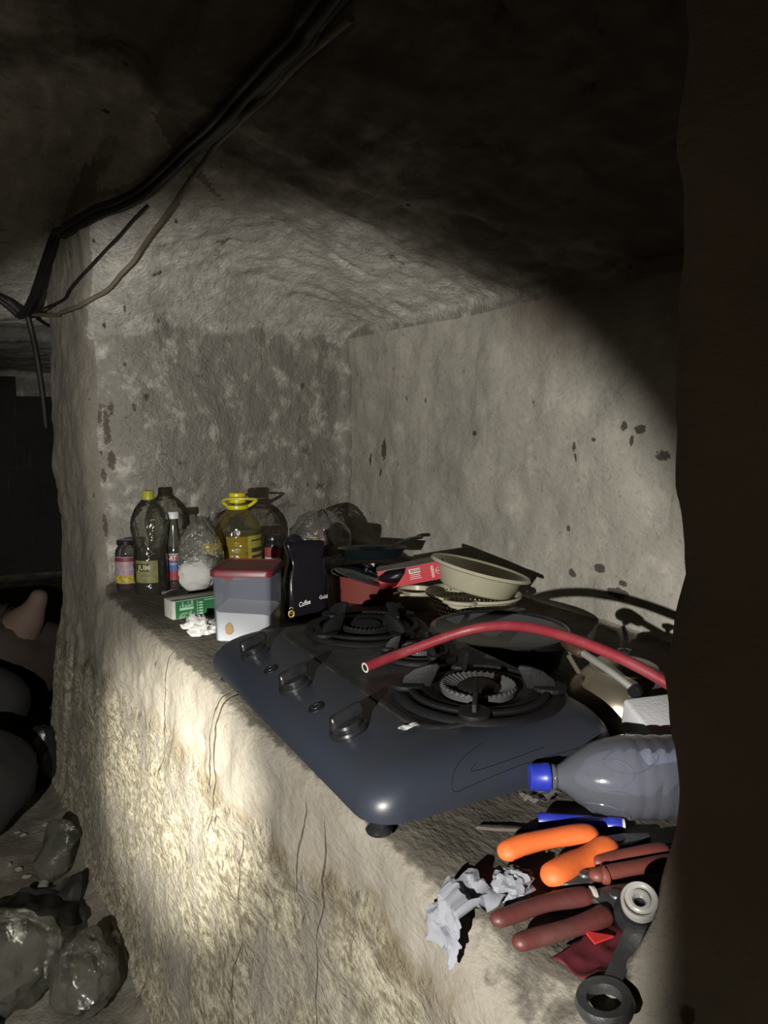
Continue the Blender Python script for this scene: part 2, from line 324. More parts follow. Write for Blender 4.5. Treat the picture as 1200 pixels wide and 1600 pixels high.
# ------------------------------------------------------------------ mesh builder
class G:
    def __init__(s): s.v = []; s.f = []
    def add(s, vs, fs, M=None):
        o = len(s.v)
        for p in vs:
            p = Vector(p); s.v.append(tuple(M @ p) if M is not None else tuple(p))
        s.f += [tuple(i + o for i in f) for f in fs]; return s
    def box(s, c, d, bev=0.0, M=None, seg=2):
        bm = bmesh.new(); bmesh.ops.create_cube(bm, size=1)
        for v in bm.verts: v.co = Vector((v.co.x * d[0], v.co.y * d[1], v.co.z * d[2])) + Vector(c)
        if bev > 0: bmesh.ops.bevel(bm, geom=list(bm.edges), offset=bev, segments=seg, affect='EDGES', profile=0.5)
        bm.verts.index_update()
        s.add([v.co.copy() for v in bm.verts], [tuple(v.index for v in f.verts) for f in bm.faces], M); bm.free(); return s
    def lathe(s, prof, seg=32, M=None, cap=False, ang=None, fn=None):
        vs = []; fs = []; a0, a1 = ang or (0, 2 * PI); full = ang is None; k = seg if full else seg + 1
        for j, (r, z) in enumerate(prof):
            for i in range(k):
                a = a0 + (a1 - a0) * i / seg; rr = r * (fn(a, z) if fn else 1)
                vs.append((rr * math.cos(a), rr * math.sin(a), z))
        for j in range(len(prof) - 1):
            for i in range(seg):
                i2 = (i + 1) % k; fs.append((j * k + i, j * k + i2, (j + 1) * k + i2, (j + 1) * k + i))
        if cap: fs.append(tuple(range(k))[::-1]); fs.append(tuple((len(prof) - 1) * k + i for i in range(k)))
        return s.add(vs, fs, M)
    def tube(s, pts, r, seg=10, cap=True, M=None, flat=1.0, closed=False):
        P_ = [Vector(p) for p in pts]; n = len(P_); rs = r if hasattr(r, '__len__') else [r] * n; vs = []; fs = []; up = None
        for i in range(n):
            if closed: t = (P_[(i + 1) % n] - P_[i - 1]).normalized()
            else: t = (P_[min(i + 1, n - 1)] - P_[max(i - 1, 0)]).normalized()
            if up is None: up = Vector((0, 0, 1)) if abs(t.z) < 0.9 else Vector((1, 0, 0))
            x = t.cross(up).normalized(); up = x.cross(t).normalized()
            for k in range(seg):
                a = 2 * PI * k / seg; vs.append(P_[i] + x * (math.cos(a) * rs[i]) + up * (math.sin(a) * rs[i] * flat))
        for i in range(n if closed else n - 1):
            j = (i + 1) % n
            for k in range(seg): fs.append((i * seg + k, i * seg + (k + 1) % seg, j * seg + (k + 1) % seg, j * seg + k))
        if cap and not closed: fs.append(tuple(range(seg))[::-1]); fs.append(tuple((n - 1) * seg + k for k in range(seg)))
        return s.add(vs, fs, M)
    def rings(s, rgs, cap0=False, cap1=False, M=None):
        k = len(rgs[0]); vs = [p for r_ in rgs for p in r_]; fs = []
        for j in range(len(rgs) - 1):
            for i in range(k): fs.append((j * k + i, j * k + (i + 1) % k, (j + 1) * k + (i + 1) % k, (j + 1) * k + i))
        if cap0: fs.append(tuple(range(k))[::-1])
        if cap1: fs.append(tuple((len(rgs) - 1) * k + i for i in range(k)))
        return s.add(vs, fs, M)
    def prism(s, outline, z0, z1, M=None, bev=0.0):
        """plate cut to an outline in xy, thickness z0..z1, edges eased"""
        bm = bmesh.new(); vs = [bm.verts.new((x, y, z0)) for x, y in outline]; f = bm.faces.new(vs)
        r_ = bmesh.ops.extrude_face_region(bm, geom=[f])
        for e in r_['geom']:
            if isinstance(e, bmesh.types.BMVert): e.co.z = z1
        bmesh.ops.recalc_face_normals(bm, faces=bm.faces)
        if bev > 0: bmesh.ops.bevel(bm, geom=list(bm.edges), offset=bev, segments=2, affect='EDGES', profile=0.5)
        bm.verts.index_update(); s.add([v.co.copy() for v in bm.verts], [tuple(v.index for v in f.verts) for f in bm.faces], M); bm.free(); return s
    def obj(s, name, m, parent=None, smooth=True, sub=0, angle=40, kind=None, label=None, solid=0):
        me = bpy.data.meshes.new(name); me.from_pydata(s.v, [], s.f); me.materials.append(m)
        bm = bmesh.new(); bm.from_mesh(me); bmesh.ops.recalc_face_normals(bm, faces=bm.faces)
        if smooth:
            for f in bm.faces: f.smooth = True
            for e in bm.edges:
                if len(e.link_faces) == 2 and e.calc_face_angle(0) > R(angle): e.smooth = False
        bm.to_mesh(me); bm.free()
        o = bpy.data.objects.new(name, me); COL.objects.link(o)
        if parent: o.parent = parent
        if solid:
            md = o.modifiers.new('thickness', 'SOLIDIFY'); md.thickness = solid; md.offset = 0
        if sub:
            md = o.modifiers.new('subdivision', 'SUBSURF'); md.levels = md.render_levels = sub
        if kind: o['kind'] = kind
        if label: o['label'] = label
        return o

def thing(name, label, cat, loc=(0, 0, 0), rot=(0, 0, 0), group=None):
    o = bpy.data.objects.new(name, None); COL.objects.link(o); o.empty_display_size = 0.02
    o.location = loc; o.rotation_euler = rot if hasattr(rot, '__len__') else (0, 0, rot)
    tag(o, label, cat, group); return o
def tag(o, label, cat, group=None):
    o['label'] = label; o['category'] = cat
    if group: o['group'] = group
    return o
def T(*a): return Matrix.Translation(Vector(a))
def RX(a): return Matrix.Rotation(R(a), 4, 'X')
def RY(a): return Matrix.Rotation(R(a), 4, 'Y')
def RZ(a): return Matrix.Rotation(R(a), 4, 'Z')

def rrect(hx, hy, r, z, k=6):
    """rounded rectangle ring"""
    pts = []
    r = min(r, hx - 1e-4, hy - 1e-4)
    for cx, cy, a0 in ((hx - r, hy - r, 0), (-hx + r, hy - r, 90), (-hx + r, -hy + r, 180), (hx - r, -hy + r, 270)):
        for i in range(k + 1):
            a = R(a0 + 90 * i / k); pts.append((cx + r * math.cos(a), cy + r * math.sin(a), z))
    return pts
def snap(pts, gap):
    """fix cable points to the vault surface just above them"""
    out = []; pts = [Vector(p) for p in pts]; pts = [a.lerp(b_, t) for a, b_ in zip(pts[:-1], pts[1:]) for t in (0, 0.25, 0.5, 0.75)] + [pts[-1]]
    for p in pts:
        o = Vector((0, 0, 1.29)); h = BVH.ray_cast(o, (p - o).normalized())
        out.append(h[0] + h[1] * gap if h[0] is not None and (h[0] - p).length < 0.5 else p)
    return out
def spline(pts, n=8):
    P_ = [Vector(p) for p in pts]; out = []
    for i in range(len(P_) - 1):
        p0, p1, p2, p3 = P_[max(i - 1, 0)], P_[i], P_[i + 1], P_[min(i + 2, len(P_) - 1)]
        for k in range(n):
            t = k / n; out.append(0.5 * ((2 * p1) + (p2 - p0) * t + (2 * p0 - 5 * p1 + 4 * p2 - p3) * t * t + (3 * p1 - p0 - 3 * p2 + p3) * t ** 3))
    out.append(P_[-1]); return out

def lettering(body, size, m, parent, fn, bold=0.0, name='lettering', width=None):
    """flat printed letters, mapped by fn(u, v) -> xyz ; u along the line, v up, centred"""
    c = bpy.data.curves.new('t', 'FONT'); c.body = body; c.size = size; c.align_x = 'CENTER'; c.align_y = 'CENTER'; c.offset = bold; c.resolution_u = 2
    t = bpy.data.objects.new('t', c); COL.objects.link(t); dg = bpy.context.evaluated_depsgraph_get(); dg.update()
    me = bpy.data.meshes.new_from_object(t.evaluated_get(dg)); bpy.data.objects.remove(t)
    if width:
        xs = [v.co.x for v in me.vertices]; k = width / max(1e-6, max(xs) - min(xs))
        for v in me.vertices: v.co.x *= k
    for v in me.vertices: v.co = Vector(fn(v.co.x, v.co.y))
    me.materials.clear(); me.materials.append(m); me.name = name
    o = bpy.data.objects.new(name, me); COL.objects.link(o); o.parent = parent; return o

def cyl_map(r, a_mid, z):   # wraps print round a bottle; a_mid in degrees = direction it faces
    def f(u, v):
        a = R(a_mid) + u / r; return (r * math.cos(a), r * math.sin(a), z + v)
    return f
def cyl_patch(r, a_mid, half_deg, z0, z1, k=16):
    g = G(); g.lathe([(r, z0), (r, z1)], k, ang=(R(a_mid - half_deg), R(a_mid + half_deg))); return g

def blob(rx, ry, rz, seed=0, amp=0.25, f=6, nu=28, nv=18, ridge=0.0, flat=None, z0=0):
    """crumpled closed skin: ellipsoid pushed about by noise, flattened below where it lies on something"""
    u = np.linspace(0, 2 * PI, nu, endpoint=False); v = np.linspace(0.02, PI - 0.02, nv); U_, V_ = np.meshgrid(u, v)
    d = np.stack([np.cos(U_) * np.sin(V_), np.sin(U_) * np.sin(V_), np.cos(V_)], -1).reshape(-1, 3)
    n_ = fbm(d + seed * 3.7, f * 0.25, 3); rd = 1 + amp * n_
    if ridge: rd += ridge * (0.5 - np.abs(fbm(d + 9 + seed, f * 0.5, 3)) * 2)
    p = d * rd[:, None] * np.array([rx, ry, rz]); p[:, 2] += z0
    if flat is not None: p[:, 2] = np.where(p[:, 2] < flat, flat + 0.02 * (p[:, 2] - flat), p[:, 2])
    g = G(); fs = []
    for j in range(nv - 1):
        for i in range(nu): fs.append((j * nu + i, (j + 1) * nu + i, (j + 1) * nu + (i + 1) % nu, j * nu + (i + 1) % nu))
    fs.append(tuple(range(nu))); fs.append(tuple((nv - 1) * nu + i for i in range(nu))[::-1])
    g.add(p.tolist(), fs); return g
def sheet(w_, h_, seed, nu=24, nv=24, lift=0.02, f=18, droop=None, ragged=0.12):
    """crumpled thin sheet"""
    u, v = np.meshgrid(np.linspace(-0.5, 0.5, nu), np.linspace(-0.5, 0.5, nv)); p = np.stack([u * w_, v * h_, 0 * u], -1).reshape(-1, 3)
    q = p + seed * 1.37; e = fbm(q, f * 0.6, 3); rad = 1 + ragged * fbm(np.stack([np.cos(np.arctan2(p[:, 1], p[:, 0])), np.sin(np.arctan2(p[:, 1], p[:, 0])), 0 * e + seed], 1), 2.2, 3) * 2
    p[:, 0] *= rad; p[:, 1] *= rad; p[:, 2] = lift * (1 - 2.2 * np.abs(fbm(q, f, 4))) + lift * 0.6 * e
    p[:, 0] += 0.5 * lift * fbm(q + 5, f, 2); p[:, 1] += 0.5 * lift * fbm(q + 8, f, 2)
    p[:, 2] -= p[:, 2].min() - 0.0008
    if droop is not None: p = np.array([droop(*a) for a in p])
    g = G(); g.add(p.tolist(), [(j * nu + i, j * nu + i + 1, (j + 1) * nu + i + 1, (j + 1) * nu + i) for j in range(nv - 1) for i in range(nu - 1)]); return g

def paper(rx, ry, rz, seed, nu=30, nv=20):
    """wadded paper: faceted creased lump that sits flat below"""
    g = blob(rx, ry, rz, seed, 0.0, 5, nu, nv); p = np.array(g.v); d = p / np.array([rx, ry, rz])
    k = 1 + 0.55 * fbm(d + seed, 1.7, 2) + 0.34 * (0.35 - np.abs(fbm(d + seed * 2 + 5, 3.0, 2)) * 2) + 0.10 * fbm(d + seed, 8, 2)
    p = p * k[:, None]; p[:, 2] = np.maximum(p[:, 2] + rz * 0.75, 0.0006 + 0.01 * (p[:, 2] + rz)); g.v = [tuple(q) for q in p]; return g
SH = 0.8   # shelf height
# ------------------------------------------------------------------ materials
BLK = mat('black gloss plastic', (0.012, 0.012, 0.014), 0.25, dust=0.10, nscale=60, dcol=(0.10, 0.10, 0.10))
BLKM = mat('black burnt enamel', (0.007, 0.007, 0.008), 0.6, spec=0.22, bump=0.25, bscale=160, dust=0.30, nscale=30, dcol=(0.020, 0.019, 0.018))
SLATE = mat('slate grey stove body', (0.026, 0.031, 0.044), 0.38, dust=0.30, nscale=16, dcol=(0.034, 0.034, 0.034), bump=0.03, bscale=70)
TOPM = mat('grimy cooktop', (0.014, 0.015, 0.018), 0.50, dust=0.6, nscale=26, dcol=(0.052, 0.047, 0.042), bump=0.35, bscale=90)
STEEL = mat('worn steel', (0.50, 0.49, 0.46), 0.34, 0.6, bump=0.1, bscale=60, dust=0.3, nscale=30, dcol=(0.2, 0.17, 0.12))
DARKST = mat('oily dark steel', (0.17, 0.175, 0.18), 0.42, 0.8, bump=0.3, bscale=150, dust=0.35, nscale=60, dcol=(0.10, 0.08, 0.06))
RED = mat('dusty red hose rubber', (0.24, 0.022, 0.034), 0.45, bump=0.2, bscale=60, dust=0.35, nscale=35, dcol=(0.22, 0.09, 0.085))
WHITE = mat('white print', (0.75, 0.75, 0.72), 0.6)
PAPER = mat('crumpled white tissue', (0.50, 0.50, 0.49), 0.85, dust=0.2, nscale=40, dcol=(0.45, 0.43, 0.40))
GREYP = mat('greyish damp tissue', (0.22, 0.225, 0.255), 0.9, dust=0.5, nscale=30, dcol=(0.15, 0.15, 0.16))
CREAM = mat('cream plastic', (0.50, 0.47, 0.35), 0.35, dust=0.25, nscale=20, dcol=(0.33, 0.30, 0.21))
GLASS = clear('clear glass', (0.72, 0.74, 0.70), 0.06, (0.4, 0.4, 0.36), 0.05, 1.4)
PET = clear('clear plastic bottle skin', (0.80, 0.80, 0.74), 0.05, (0.42, 0.41, 0.34), 0.07, 1.3, 0.25, 60)
BAG = clear('clear crinkled plastic film', (0.80, 0.80, 0.78), 0.22, (0.42, 0.41, 0.38), 0.14, 1.3, 0.9, 38)
ORANGE = mat('orange rubber grip', (0.74, 0.145, 0.032), 0.6, bump=0.2, bscale=90, dust=0.35, nscale=45, dcol=(0.50, 0.12, 0.035))
MAROON = mat('maroon rubber grip', (0.090, 0.022, 0.020), 0.5, bump=0.25, bscale=90, dust=0.45, nscale=45, dcol=(0.085, 0.045, 0.038))
BRICK = mat('brick red rubber grip', (0.17, 0.042, 0.032), 0.5, bump=0.25, bscale=90, dust=0.45, nscale=45, dcol=(0.09, 0.045, 0.035))
BLUE = mat('blue plastic', (0.018, 0.030, 0.33), 0.35, dust=0.15, nscale=50, dcol=(0.1, 0.1, 0.2))

# ------------------------------------------------------------------ gas stove
SX, SY = 0.567, 1.060
stove = thing('gas_stove', 'dark slate three-burner gas stove with three black knobs along its front', 'stove', (SX, SY, SH))
hx, hy, zb, HT = 0.195, 0.340, 0.034, 0.056
def stove_ring(a, ex=0.0):
    c = (1 - math.cos(a)); s = math.sin(a) ** 0.92; iF, iB, iS = 0.108 * c, 0.030 * c, 0.062 * c
    cx = (iF - iB) / 2; rr = rrect(hx - (iF + iB) / 2 + ex, hy - iS + ex, 0.045, zb + HT * s, 6)
    return [(x + cx, y, z) for x, y, z in rr]
g = G(); rg = [[(x * 0.985, y * 0.99, z - 0.006) for x, y, z in stove_ring(0)], [(x * 0.998, y * 0.999, z - 0.008) for x, y, z in stove_ring(0)]]
rg += [stove_ring(R(a)) for a in (0, 8, 16, 24, 32, 40, 48, 56, 64, 72, 80, 86, 90)]
g.rings(rg, cap0=True, cap1=True); g.obj('body', SLATE, stove, angle=50)
zt = zb + HT
g = G(); r0 = [(x + 0.048, y, zt - 0.001) for x, y, z in rrect(0.134, 0.268, 0.05, 0)]; r1 = [(x + 0.048, y, zt + 0.0022) for x, y, z in rrect(0.131, 0.265, 0.05, 0)]
r2 = [(x + 0.048, y, zt + 0.0022) for x, y, z in rrect(0.124, 0.258, 0.045, 0)]; r3 = [(x + 0.048, y, zt + 0.0002) for x, y, z in rrect(0.118, 0.252, 0.04, 0)]
g.rings([r0, r1, r2, r3], cap1=True); g.obj('cooktop', TOPM, stove)
# moulded lines on the near side
def side_pt(x, a):
    a = R(a); iS = 0.062 * (1 - math.cos(a)); return (x, -(hy - iS) - 0.0002, zb + HT * math.sin(a) ** 0.92)
for pts in ([(-0.02, 62), (-0.065, 45), (-0.085, 26), (-0.084, 12), (-0.06, 14), (0.02, 22), (0.12, 24)], [(-0.045, 38), (-0.055, 30), (-0.02, 30), (0.06, 36)]):
    G().tube(spline([side_pt(*p) for p in pts], 6), 0.0004, 6).obj('moulded_line', BLKM, stove)
# knobs
def surf(x_in):   # point on the front roll
    c = 1 - x_in / 0.108; a = math.acos(max(-1, min(1, c))); return zb + HT * math.sin(a) ** 0.92, math.atan2(HT / 0.108 * math.cos(a), math.sin(a) + 1e-6)
zk, tilt = surf(0.046)
for ky in (0.193, 0.004, -0.184):
    M = T(-0.149, ky, zk) @ Matrix.Rotation(-tilt, 4, 'Y')
    g = G().lathe([(0, -0.002), (0.0265, -0.002), (0.0265, 0.003), (0.0245, 0.006), (0.0225, 0.0065), (0.0225, 0.012), (0.0205, 0.015), (0.010, 0.0165), (0, 0.0165)], 36, M)
    k = g.obj('knob', BLK, stove, angle=30)
    rgs = []
    for z, lx, ly in ((0.012, 0.024, 0.0085), (0.020, 0.0255, 0.0065), (0.027, 0.024, 0.0045), (0.0295, 0.018, 0.0022)):
        rgs.append([(p[0] + (0.004 if z > 0.019 else 0), p[1], z) for p in rrect(lx, ly, ly * 0.9, z, 4)])
    G().rings(rgs, cap1=True, M=M).obj('knob_grip', BLK, k)
for ky in (0.098, -0.090):
    M = T(-0.155, ky, surf(0.040)[0]) @ Matrix.Rotation(-surf(0.040)[1], 4, 'Y')
    b_ = G().lathe([(0, 0.0022), (0.008, 0.0022), (0.0115, 0.0016), (0.013, -0.001)], 24, M).obj('igniter_cover', BLKM, stove)
    G().tube([M @ Vector((0.006 * math.cos(a), 0.006 * math.sin(a), 0.0022)) for a in np.linspace(0, 2 * PI, 17)[:-1]], 0.0007, 5, closed=True).obj('ring_mark', SLATE, b_)
for fxx, fyy in ((-0.165, -0.300), (0.165, -0.300), (-0.165, 0.300), (0.165, 0.300)):
    G().lathe([(0, 0), (0.0155, 0), (0.0165, 0.003), (0.0145, 0.006), (0.0115, 0.009), (0.011, 0.034), (0, 0.034)], 24, T(fxx, fyy, 0)).obj('rubber_foot', BLK, stove)

def burner(x, y, s, fins, silver=True):
    z0 = zt + 0.001; M = T(x, y, z0)
    pr = G().lathe([(0.124 * s, -0.001), (0.121 * s, 0.0045), (0.112 * s, 0.006), (0.106 * s, 0.0035), (0.088 * s, 0.0045), (0.080 * s, 0.0075), (0.073 * s, 0.006), (0.068 * s, 0.0005), (0.0, 0.0005)], 56, M).obj('drip_ring', BLKM, stove, angle=60)
    # serrated burner crown
    g = G(); k = 72
    def ser(a, z): return 1.0
    prof = [(0.054 * s, 0.002), (0.056 * s, 0.010), (0.053 * s, 0.0145), (0.036 * s, 0.0085), (0.030 * s, 0.006)]
    vs = []; fs = []
    for j, (r_, z) in enumerate(prof):
        for i in range(k):
            a = 2 * PI * i / k; dz = (0.0028 * (i % 2) * (1 if j in (2, 3) else 0)); vs.append((r_ * math.cos(a), r_ * math.sin(a), z - dz))
    for j in range(len(prof) - 1):
        for i in range(k): fs.append((j * k + i, j * k + (i + 1) % k, (j + 1) * k + (i + 1) % k, (j + 1) * k + i))
    g.add(vs, fs, M); g.obj('burner_crown', mat('dull crown metal', (0.13, 0.13, 0.13), 0.35, 0.5) if silver else BLKM, stove, smooth=False)
    G().lathe([(0.0, 0.013), (0.026 * s, 0.0125), (0.031 * s, 0.009), (0.031 * s, 0.004)], 28, M).obj('burner_cap', BLKM, stove)
    gr = G().tube([(x + 0.098 * s * math.cos(a), y + 0.098 * s * math.sin(a), z0 + 0.008) for a in np.linspace(0, 2 * PI, 49)[:-1]], 0.0058 * s, 8, closed=True, flat=0.6).obj('pan_support', BLKM, stove)
    for a in fins:
        A = M @ RZ(a)
        g = G(); lobe = [(0.122 * s + 0.004 * math.cos(t) if False else 0.103 * s + 0.025 * s * math.cos(t), 0.022 * s * math.sin(t)) for t in np.linspace(0, 2 * PI, 21)[:-1]]
        g.prism(lobe, 0.006, 0.0125, A, 0.0012)
        # upright blade standing in from the lobe
        prof = [(0.112, 0.008), (0.108, 0.022), (0.092, 0.034), (0.074, 0.040), (0.060, 0.042), (0.056, 0.038), (0.062, 0.026), (0.070, 0.008)]
        B = A @ Matrix(((1, 0, 0, 0), (0, 0, 1, 0), (0, 1, 0, 0), (0, 0, 0, 1)))
        g.prism([(p[0] * s, p[1] * (0.55 + 0.45 * s)) for p in prof], -0.0032, 0.0032, B, 0.001)
        g.obj('support_arm', BLKM, gr)
burner(0.064, -0.176, 1.0, (-32, 72, 148, 232))
burner(0.073, 0.232 - 0.03, 0.95, (15, 105, 195, 285), silver=False)
burner(0.078, 0.020, 0.50, (30, 150, 270))
tag(sheet(0.030, 0.010, 3, 10, 6, 0.005, 30).obj('paint_fleck', WHITE, None), 'small white scrap of dried paste on the stove top by the front burner', 'scrap').location = (0.476, 0.818, SH + zt + 0.0015)

# ------------------------------------------------------------------ bottles at the far end
def bottle_liquid(prof, z, m, parent, name='oil', s=0.96, seg=36):
    pr = [(0.0005, prof[0][1] + 0.002)]
    for (r0_, z0_), (r1_, z1_) in zip(prof[:-1], prof[1:]):
        pr.append((r0_ * s, z0_ + 0.0015))
        if z1_ >= z > z0_:
            t = (z - z0_) / (z1_ - z0_); rr_ = r0_ + t * (r1_ - r0_); pr += [(rr_ * s, z), (0.0005, z)]; break
    return G().lathe(pr, seg).obj(name, m, parent)
def oilmat(name, tint, dcol, haze=0.45):
    return clear(name, tint, haze, dcol, 0.08, 0.6)
oil_dark = oilmat('dark olive oil', (0.20, 0.13, 0.03), (0.016, 0.012, 0.004), 0.85)
oil_gold = oilmat('golden oil', (0.80, 0.60, 0.06), (0.60, 0.46, 0.02), 0.55)

b = thing('oil_bottle', 'waisted clear bottle half full of dark oil with yellow-green cap and JUM label', 'bottle', (0.425, 2.165, SH))
prof = [(0.030, 0.000), (0.044, 0.002), (0.047, 0.010), (0.047, 0.030), (0.0455, 0.034), (0.047, 0.038), (0.047, 0.095), (0.0455, 0.110), (0.043, 0.125), (0.0425, 0.138), (0.046, 0.155), (0.050, 0.172), (0.0515, 0.186), (0.0500, 0.192), (0.0512, 0.198), (0.048, 0.215), (0.040, 0.235), (0.028, 0.252), (0.018, 0.262), (0.0145, 0.268), (0.0145, 0.276)]
G().lathe(prof, 40, fn=lambda a, z: 1 + (0.012 * math.cos(10 * a) if 0.03 < z < 0.21 else 0)).obj('bottle_skin', PET, b, angle=60)
bottle_liquid(prof, 0.112, oil_dark, b)
G().lathe([(0.0, 0.286), (0.0145, 0.286), (0.0160, 0.284), (0.0162, 0.268), (0.0175, 0.264), (0.0175, 0.261), (0, 0.261)], 28, fn=lambda a, z: 1 + 0.02 * math.cos(24 * a)).obj('screw_cap', mat('yellow green cap', (0.36, 0.36, 0.03), 0.4), b)
LA = mat('olive label', (0.20, 0.19, 0.07), 0.6, dust=0.6, nscale=70, dcol=(0.08, 0.08, 0.03))
lb = cyl_patch(0.0482, 243, 38, 0.036, 0.098).obj('label', LA, b)
G().lathe([(0.0484, 0.068), (0.0484, 0.090)], 10, ang=(R(207), R(255))).obj('label_band', mat('dark olive print', (0.03, 0.03, 0.012), 0.6), b)
lettering('JUM', 0.020, mat('pale olive print', (0.40, 0.38, 0.20), 0.6), lb, cyl_map(0.0487, 236, 0.078), 0.0006)
for zz, n_ in ((0.056, 'corn oil'), (0.046, '1.5 L')):
    lettering(n_, 0.008, mat('dull print', (0.07, 0.07, 0.03), 0.6), lb, cyl_map(0.0486, 238, zz))

b = thing('sauce_jar', 'small glass jar, black lid, pink and yellow label, left of the dark oil bottle', 'jar', (0.374, 2.238, SH))
prof = [(0.024, 0), (0.030, 0.002), (0.032, 0.008), (0.032, 0.105), (0.030, 0.116), (0.024, 0.124), (0.023, 0.132)]
G().lathe(prof, 32).obj('glass', GLASS, b)
bottle_liquid(prof, 0.09, mat('dark sauce', (0.035, 0.014, 0.012), 0.4), b, 'sauce')
G().lathe([(0, 0.143), (0.024, 0.143), (0.0262, 0.141), (0.0262, 0.130), (0, 0.130)], 32).obj('lid', BLK, b)
lb = cyl_patch(0.0328, 235, 75, 0.022, 0.098).obj('label', mat('pink label', (0.30, 0.20, 0.23), 0.5, dust=0.5, nscale=90, dcol=(0.42, 0.38, 0.42)), b)
cyl_patch(0.0331, 235, 75, 0.024, 0.045).obj('label_fruit_print', mat('yellow print', (0.50, 0.38, 0.05), 0.5, noise=0.9, nscale=110), lb)
cyl_patch(0.0331, 235, 75, 0.084, 0.096).obj('label_band', mat('maroon print', (0.16, 0.03, 0.04), 0.5), lb)

b = thing('ketchup_bottle', 'slim glass ketchup bottle with white cap and red and blue label', 'bottle', (0.494, 2.180, SH))
prof = [(0.020, 0), (0.0255, 0.002), (0.0265, 0.008), (0.0262, 0.100), (0.024, 0.118), (0.018, 0.150), (0.0145, 0.180), (0.0125, 0.196), (0.0125, 0.206)]
G().lathe(prof, 32, fn=lambda a, z: 1 + (0.02 * math.cos(8 * a) if 0.1 < z < 0.19 else 0)).obj('glass', GLASS, b)
bottle_liquid(prof, 0.025, mat('ketchup dregs', (0.06, 0.008, 0.008), 0.4), b, 'ketchup')
G().lathe([(0, 0.222), (0.0150, 0.222), (0.0165, 0.220), (0.0168, 0.203), (0, 0.203)], 30, fn=lambda a, z: 1 + 0.015 * math.cos(22 * a)).obj('screw_cap', mat('white cap', (0.66, 0.66, 0.68), 0.4), b)
for nm, z0, z1, c_ in (('label', 0.030, 0.108, (0.10, 0.08, 0.09)), ('label_tomato_print', 0.032, 0.056, (0.30, 0.025, 0.035)), ('label_blue_print', 0.057, 0.083, (0.05, 0.11, 0.33)), ('label_red_print', 0.085, 0.100, (0.36, 0.04, 0.05)), ('label_white_line', 0.102, 0.105, (0.5, 0.5, 0.48))):
    cyl_patch(0.0270 if nm == 'label' else 0.0273, 238, 80, z0, z1).obj(nm, mat(nm, c_, 0.45, noise=0.35, nscale=120), b)
lettering('GARTA', 0.017, WHITE, b, cyl_map(0.0277, 238, 0.0925), 0.0003, width=0.050)
lettering('KETCHUP', 0.008, WHITE, b, cyl_map(0.0277, 238, 0.076), 0.0, width=0.036)

b = thing('oil_jug', 'large clear jug of golden oil with bright yellow cap and carry ring', 'bottle', (0.700, 2.235, SH), (0, 0, 0))
prof = [(0.05, 0.0), (0.066, 0.003), (0.070, 0.010)]
for i in range(6):
    z = 0.016 + i * 0.019; prof += [(0.070, z), (0.0675, z + 0.005), (0.0675, z + 0.009), (0.070, z + 0.014)]
prof += [(0.0705, 0.134), (0.069, 0.150), (0.062, 0.172), (0.050, 0.192), (0.036, 0.206), (0.025, 0.213), (0.022, 0.218), (0.022, 0.245)]
G().lathe(prof, 48).obj('bottle_skin', PET, b, angle=60)
bottle_liquid(prof, 0.136, oil_gold, b, seg=48)
YEL = mat('bright yellow plastic', (0.62, 0.56, 0.02), 0.35)
G().lathe([(0, 0.262), (0.022, 0.262), (0.0250, 0.259), (0.0255, 0.252), (0.024, 0.250), (0.0240, 0.236), (0.0255, 0.232), (0, 0.232)], 32, fn=lambda a, z: 1 + 0.012 * math.cos(30 * a)).obj('screw_cap', YEL, b)
G().lathe([(0.022, 0.214), (0.031, 0.212), (0.034, 0.216), (0.033, 0.224), (0.024, 0.226)], 32).obj('collar', YEL, b)
ux, uy = 0.88, -0.47
def hp(u, v, z): return (ux * u - uy * v, uy * u + ux * v, z)
G().tube(spline([hp(-0.030, -0.006, 0.220), hp(-0.040, -0.02, 0.238), hp(-0.02, -0.034, 0.246), (hp(0.02, -0.036, 0.247)), hp(0.055, -0.026, 0.244), hp(0.060, -0.012, 0.241), hp(0.045, -0.004, 0.228), hp(0.032, 0.0, 0.220)], 6), 0.0032, 8, flat=1.5).obj('carry_handle', YEL, b)
lb = cyl_patch(0.0715, 305, 30, 0.050, 0.138).obj('label', mat('yellow oil label', (0.38, 0.33, 0.05), 0.5, noise=0.4, nscale=60), b)
for zz, hh in ((0.125, 0.004), (0.100, 0.012), (0.078, 0.008)):
    cyl_patch(0.0719, 305, 20, zz - hh, zz + 0.001).obj('label_print', mat('dark label print', (0.035, 0.045, 0.035), 0.5), lb)

b = thing('relish_jar', 'dark little jar with red and white label just right of the oil jug', 'jar', (0.800, 2.205, SH))
G().lathe([(0, 0), (0.028, 0), (0.031, 0.006), (0.031, 0.10), (0.026, 0.112), (0.024, 0.118)], 28).obj('glass', mat('dark glass', (0.015, 0.015, 0.014), 0.2), b)
G().lathe([(0, 0.130), (0.025, 0.130), (0.0265, 0.128), (0.0265, 0.115), (0, 0.115)], 28).obj('lid', BLK, b)
lb = cyl_patch(0.0317, 245, 50, 0.055, 0.095).obj('label', mat('red label', (0.28, 0.05, 0.05), 0.5), b)
cyl_patch(0.0320, 240, 42, 0.055, 0.064).obj('label_stripe', WHITE, lb)

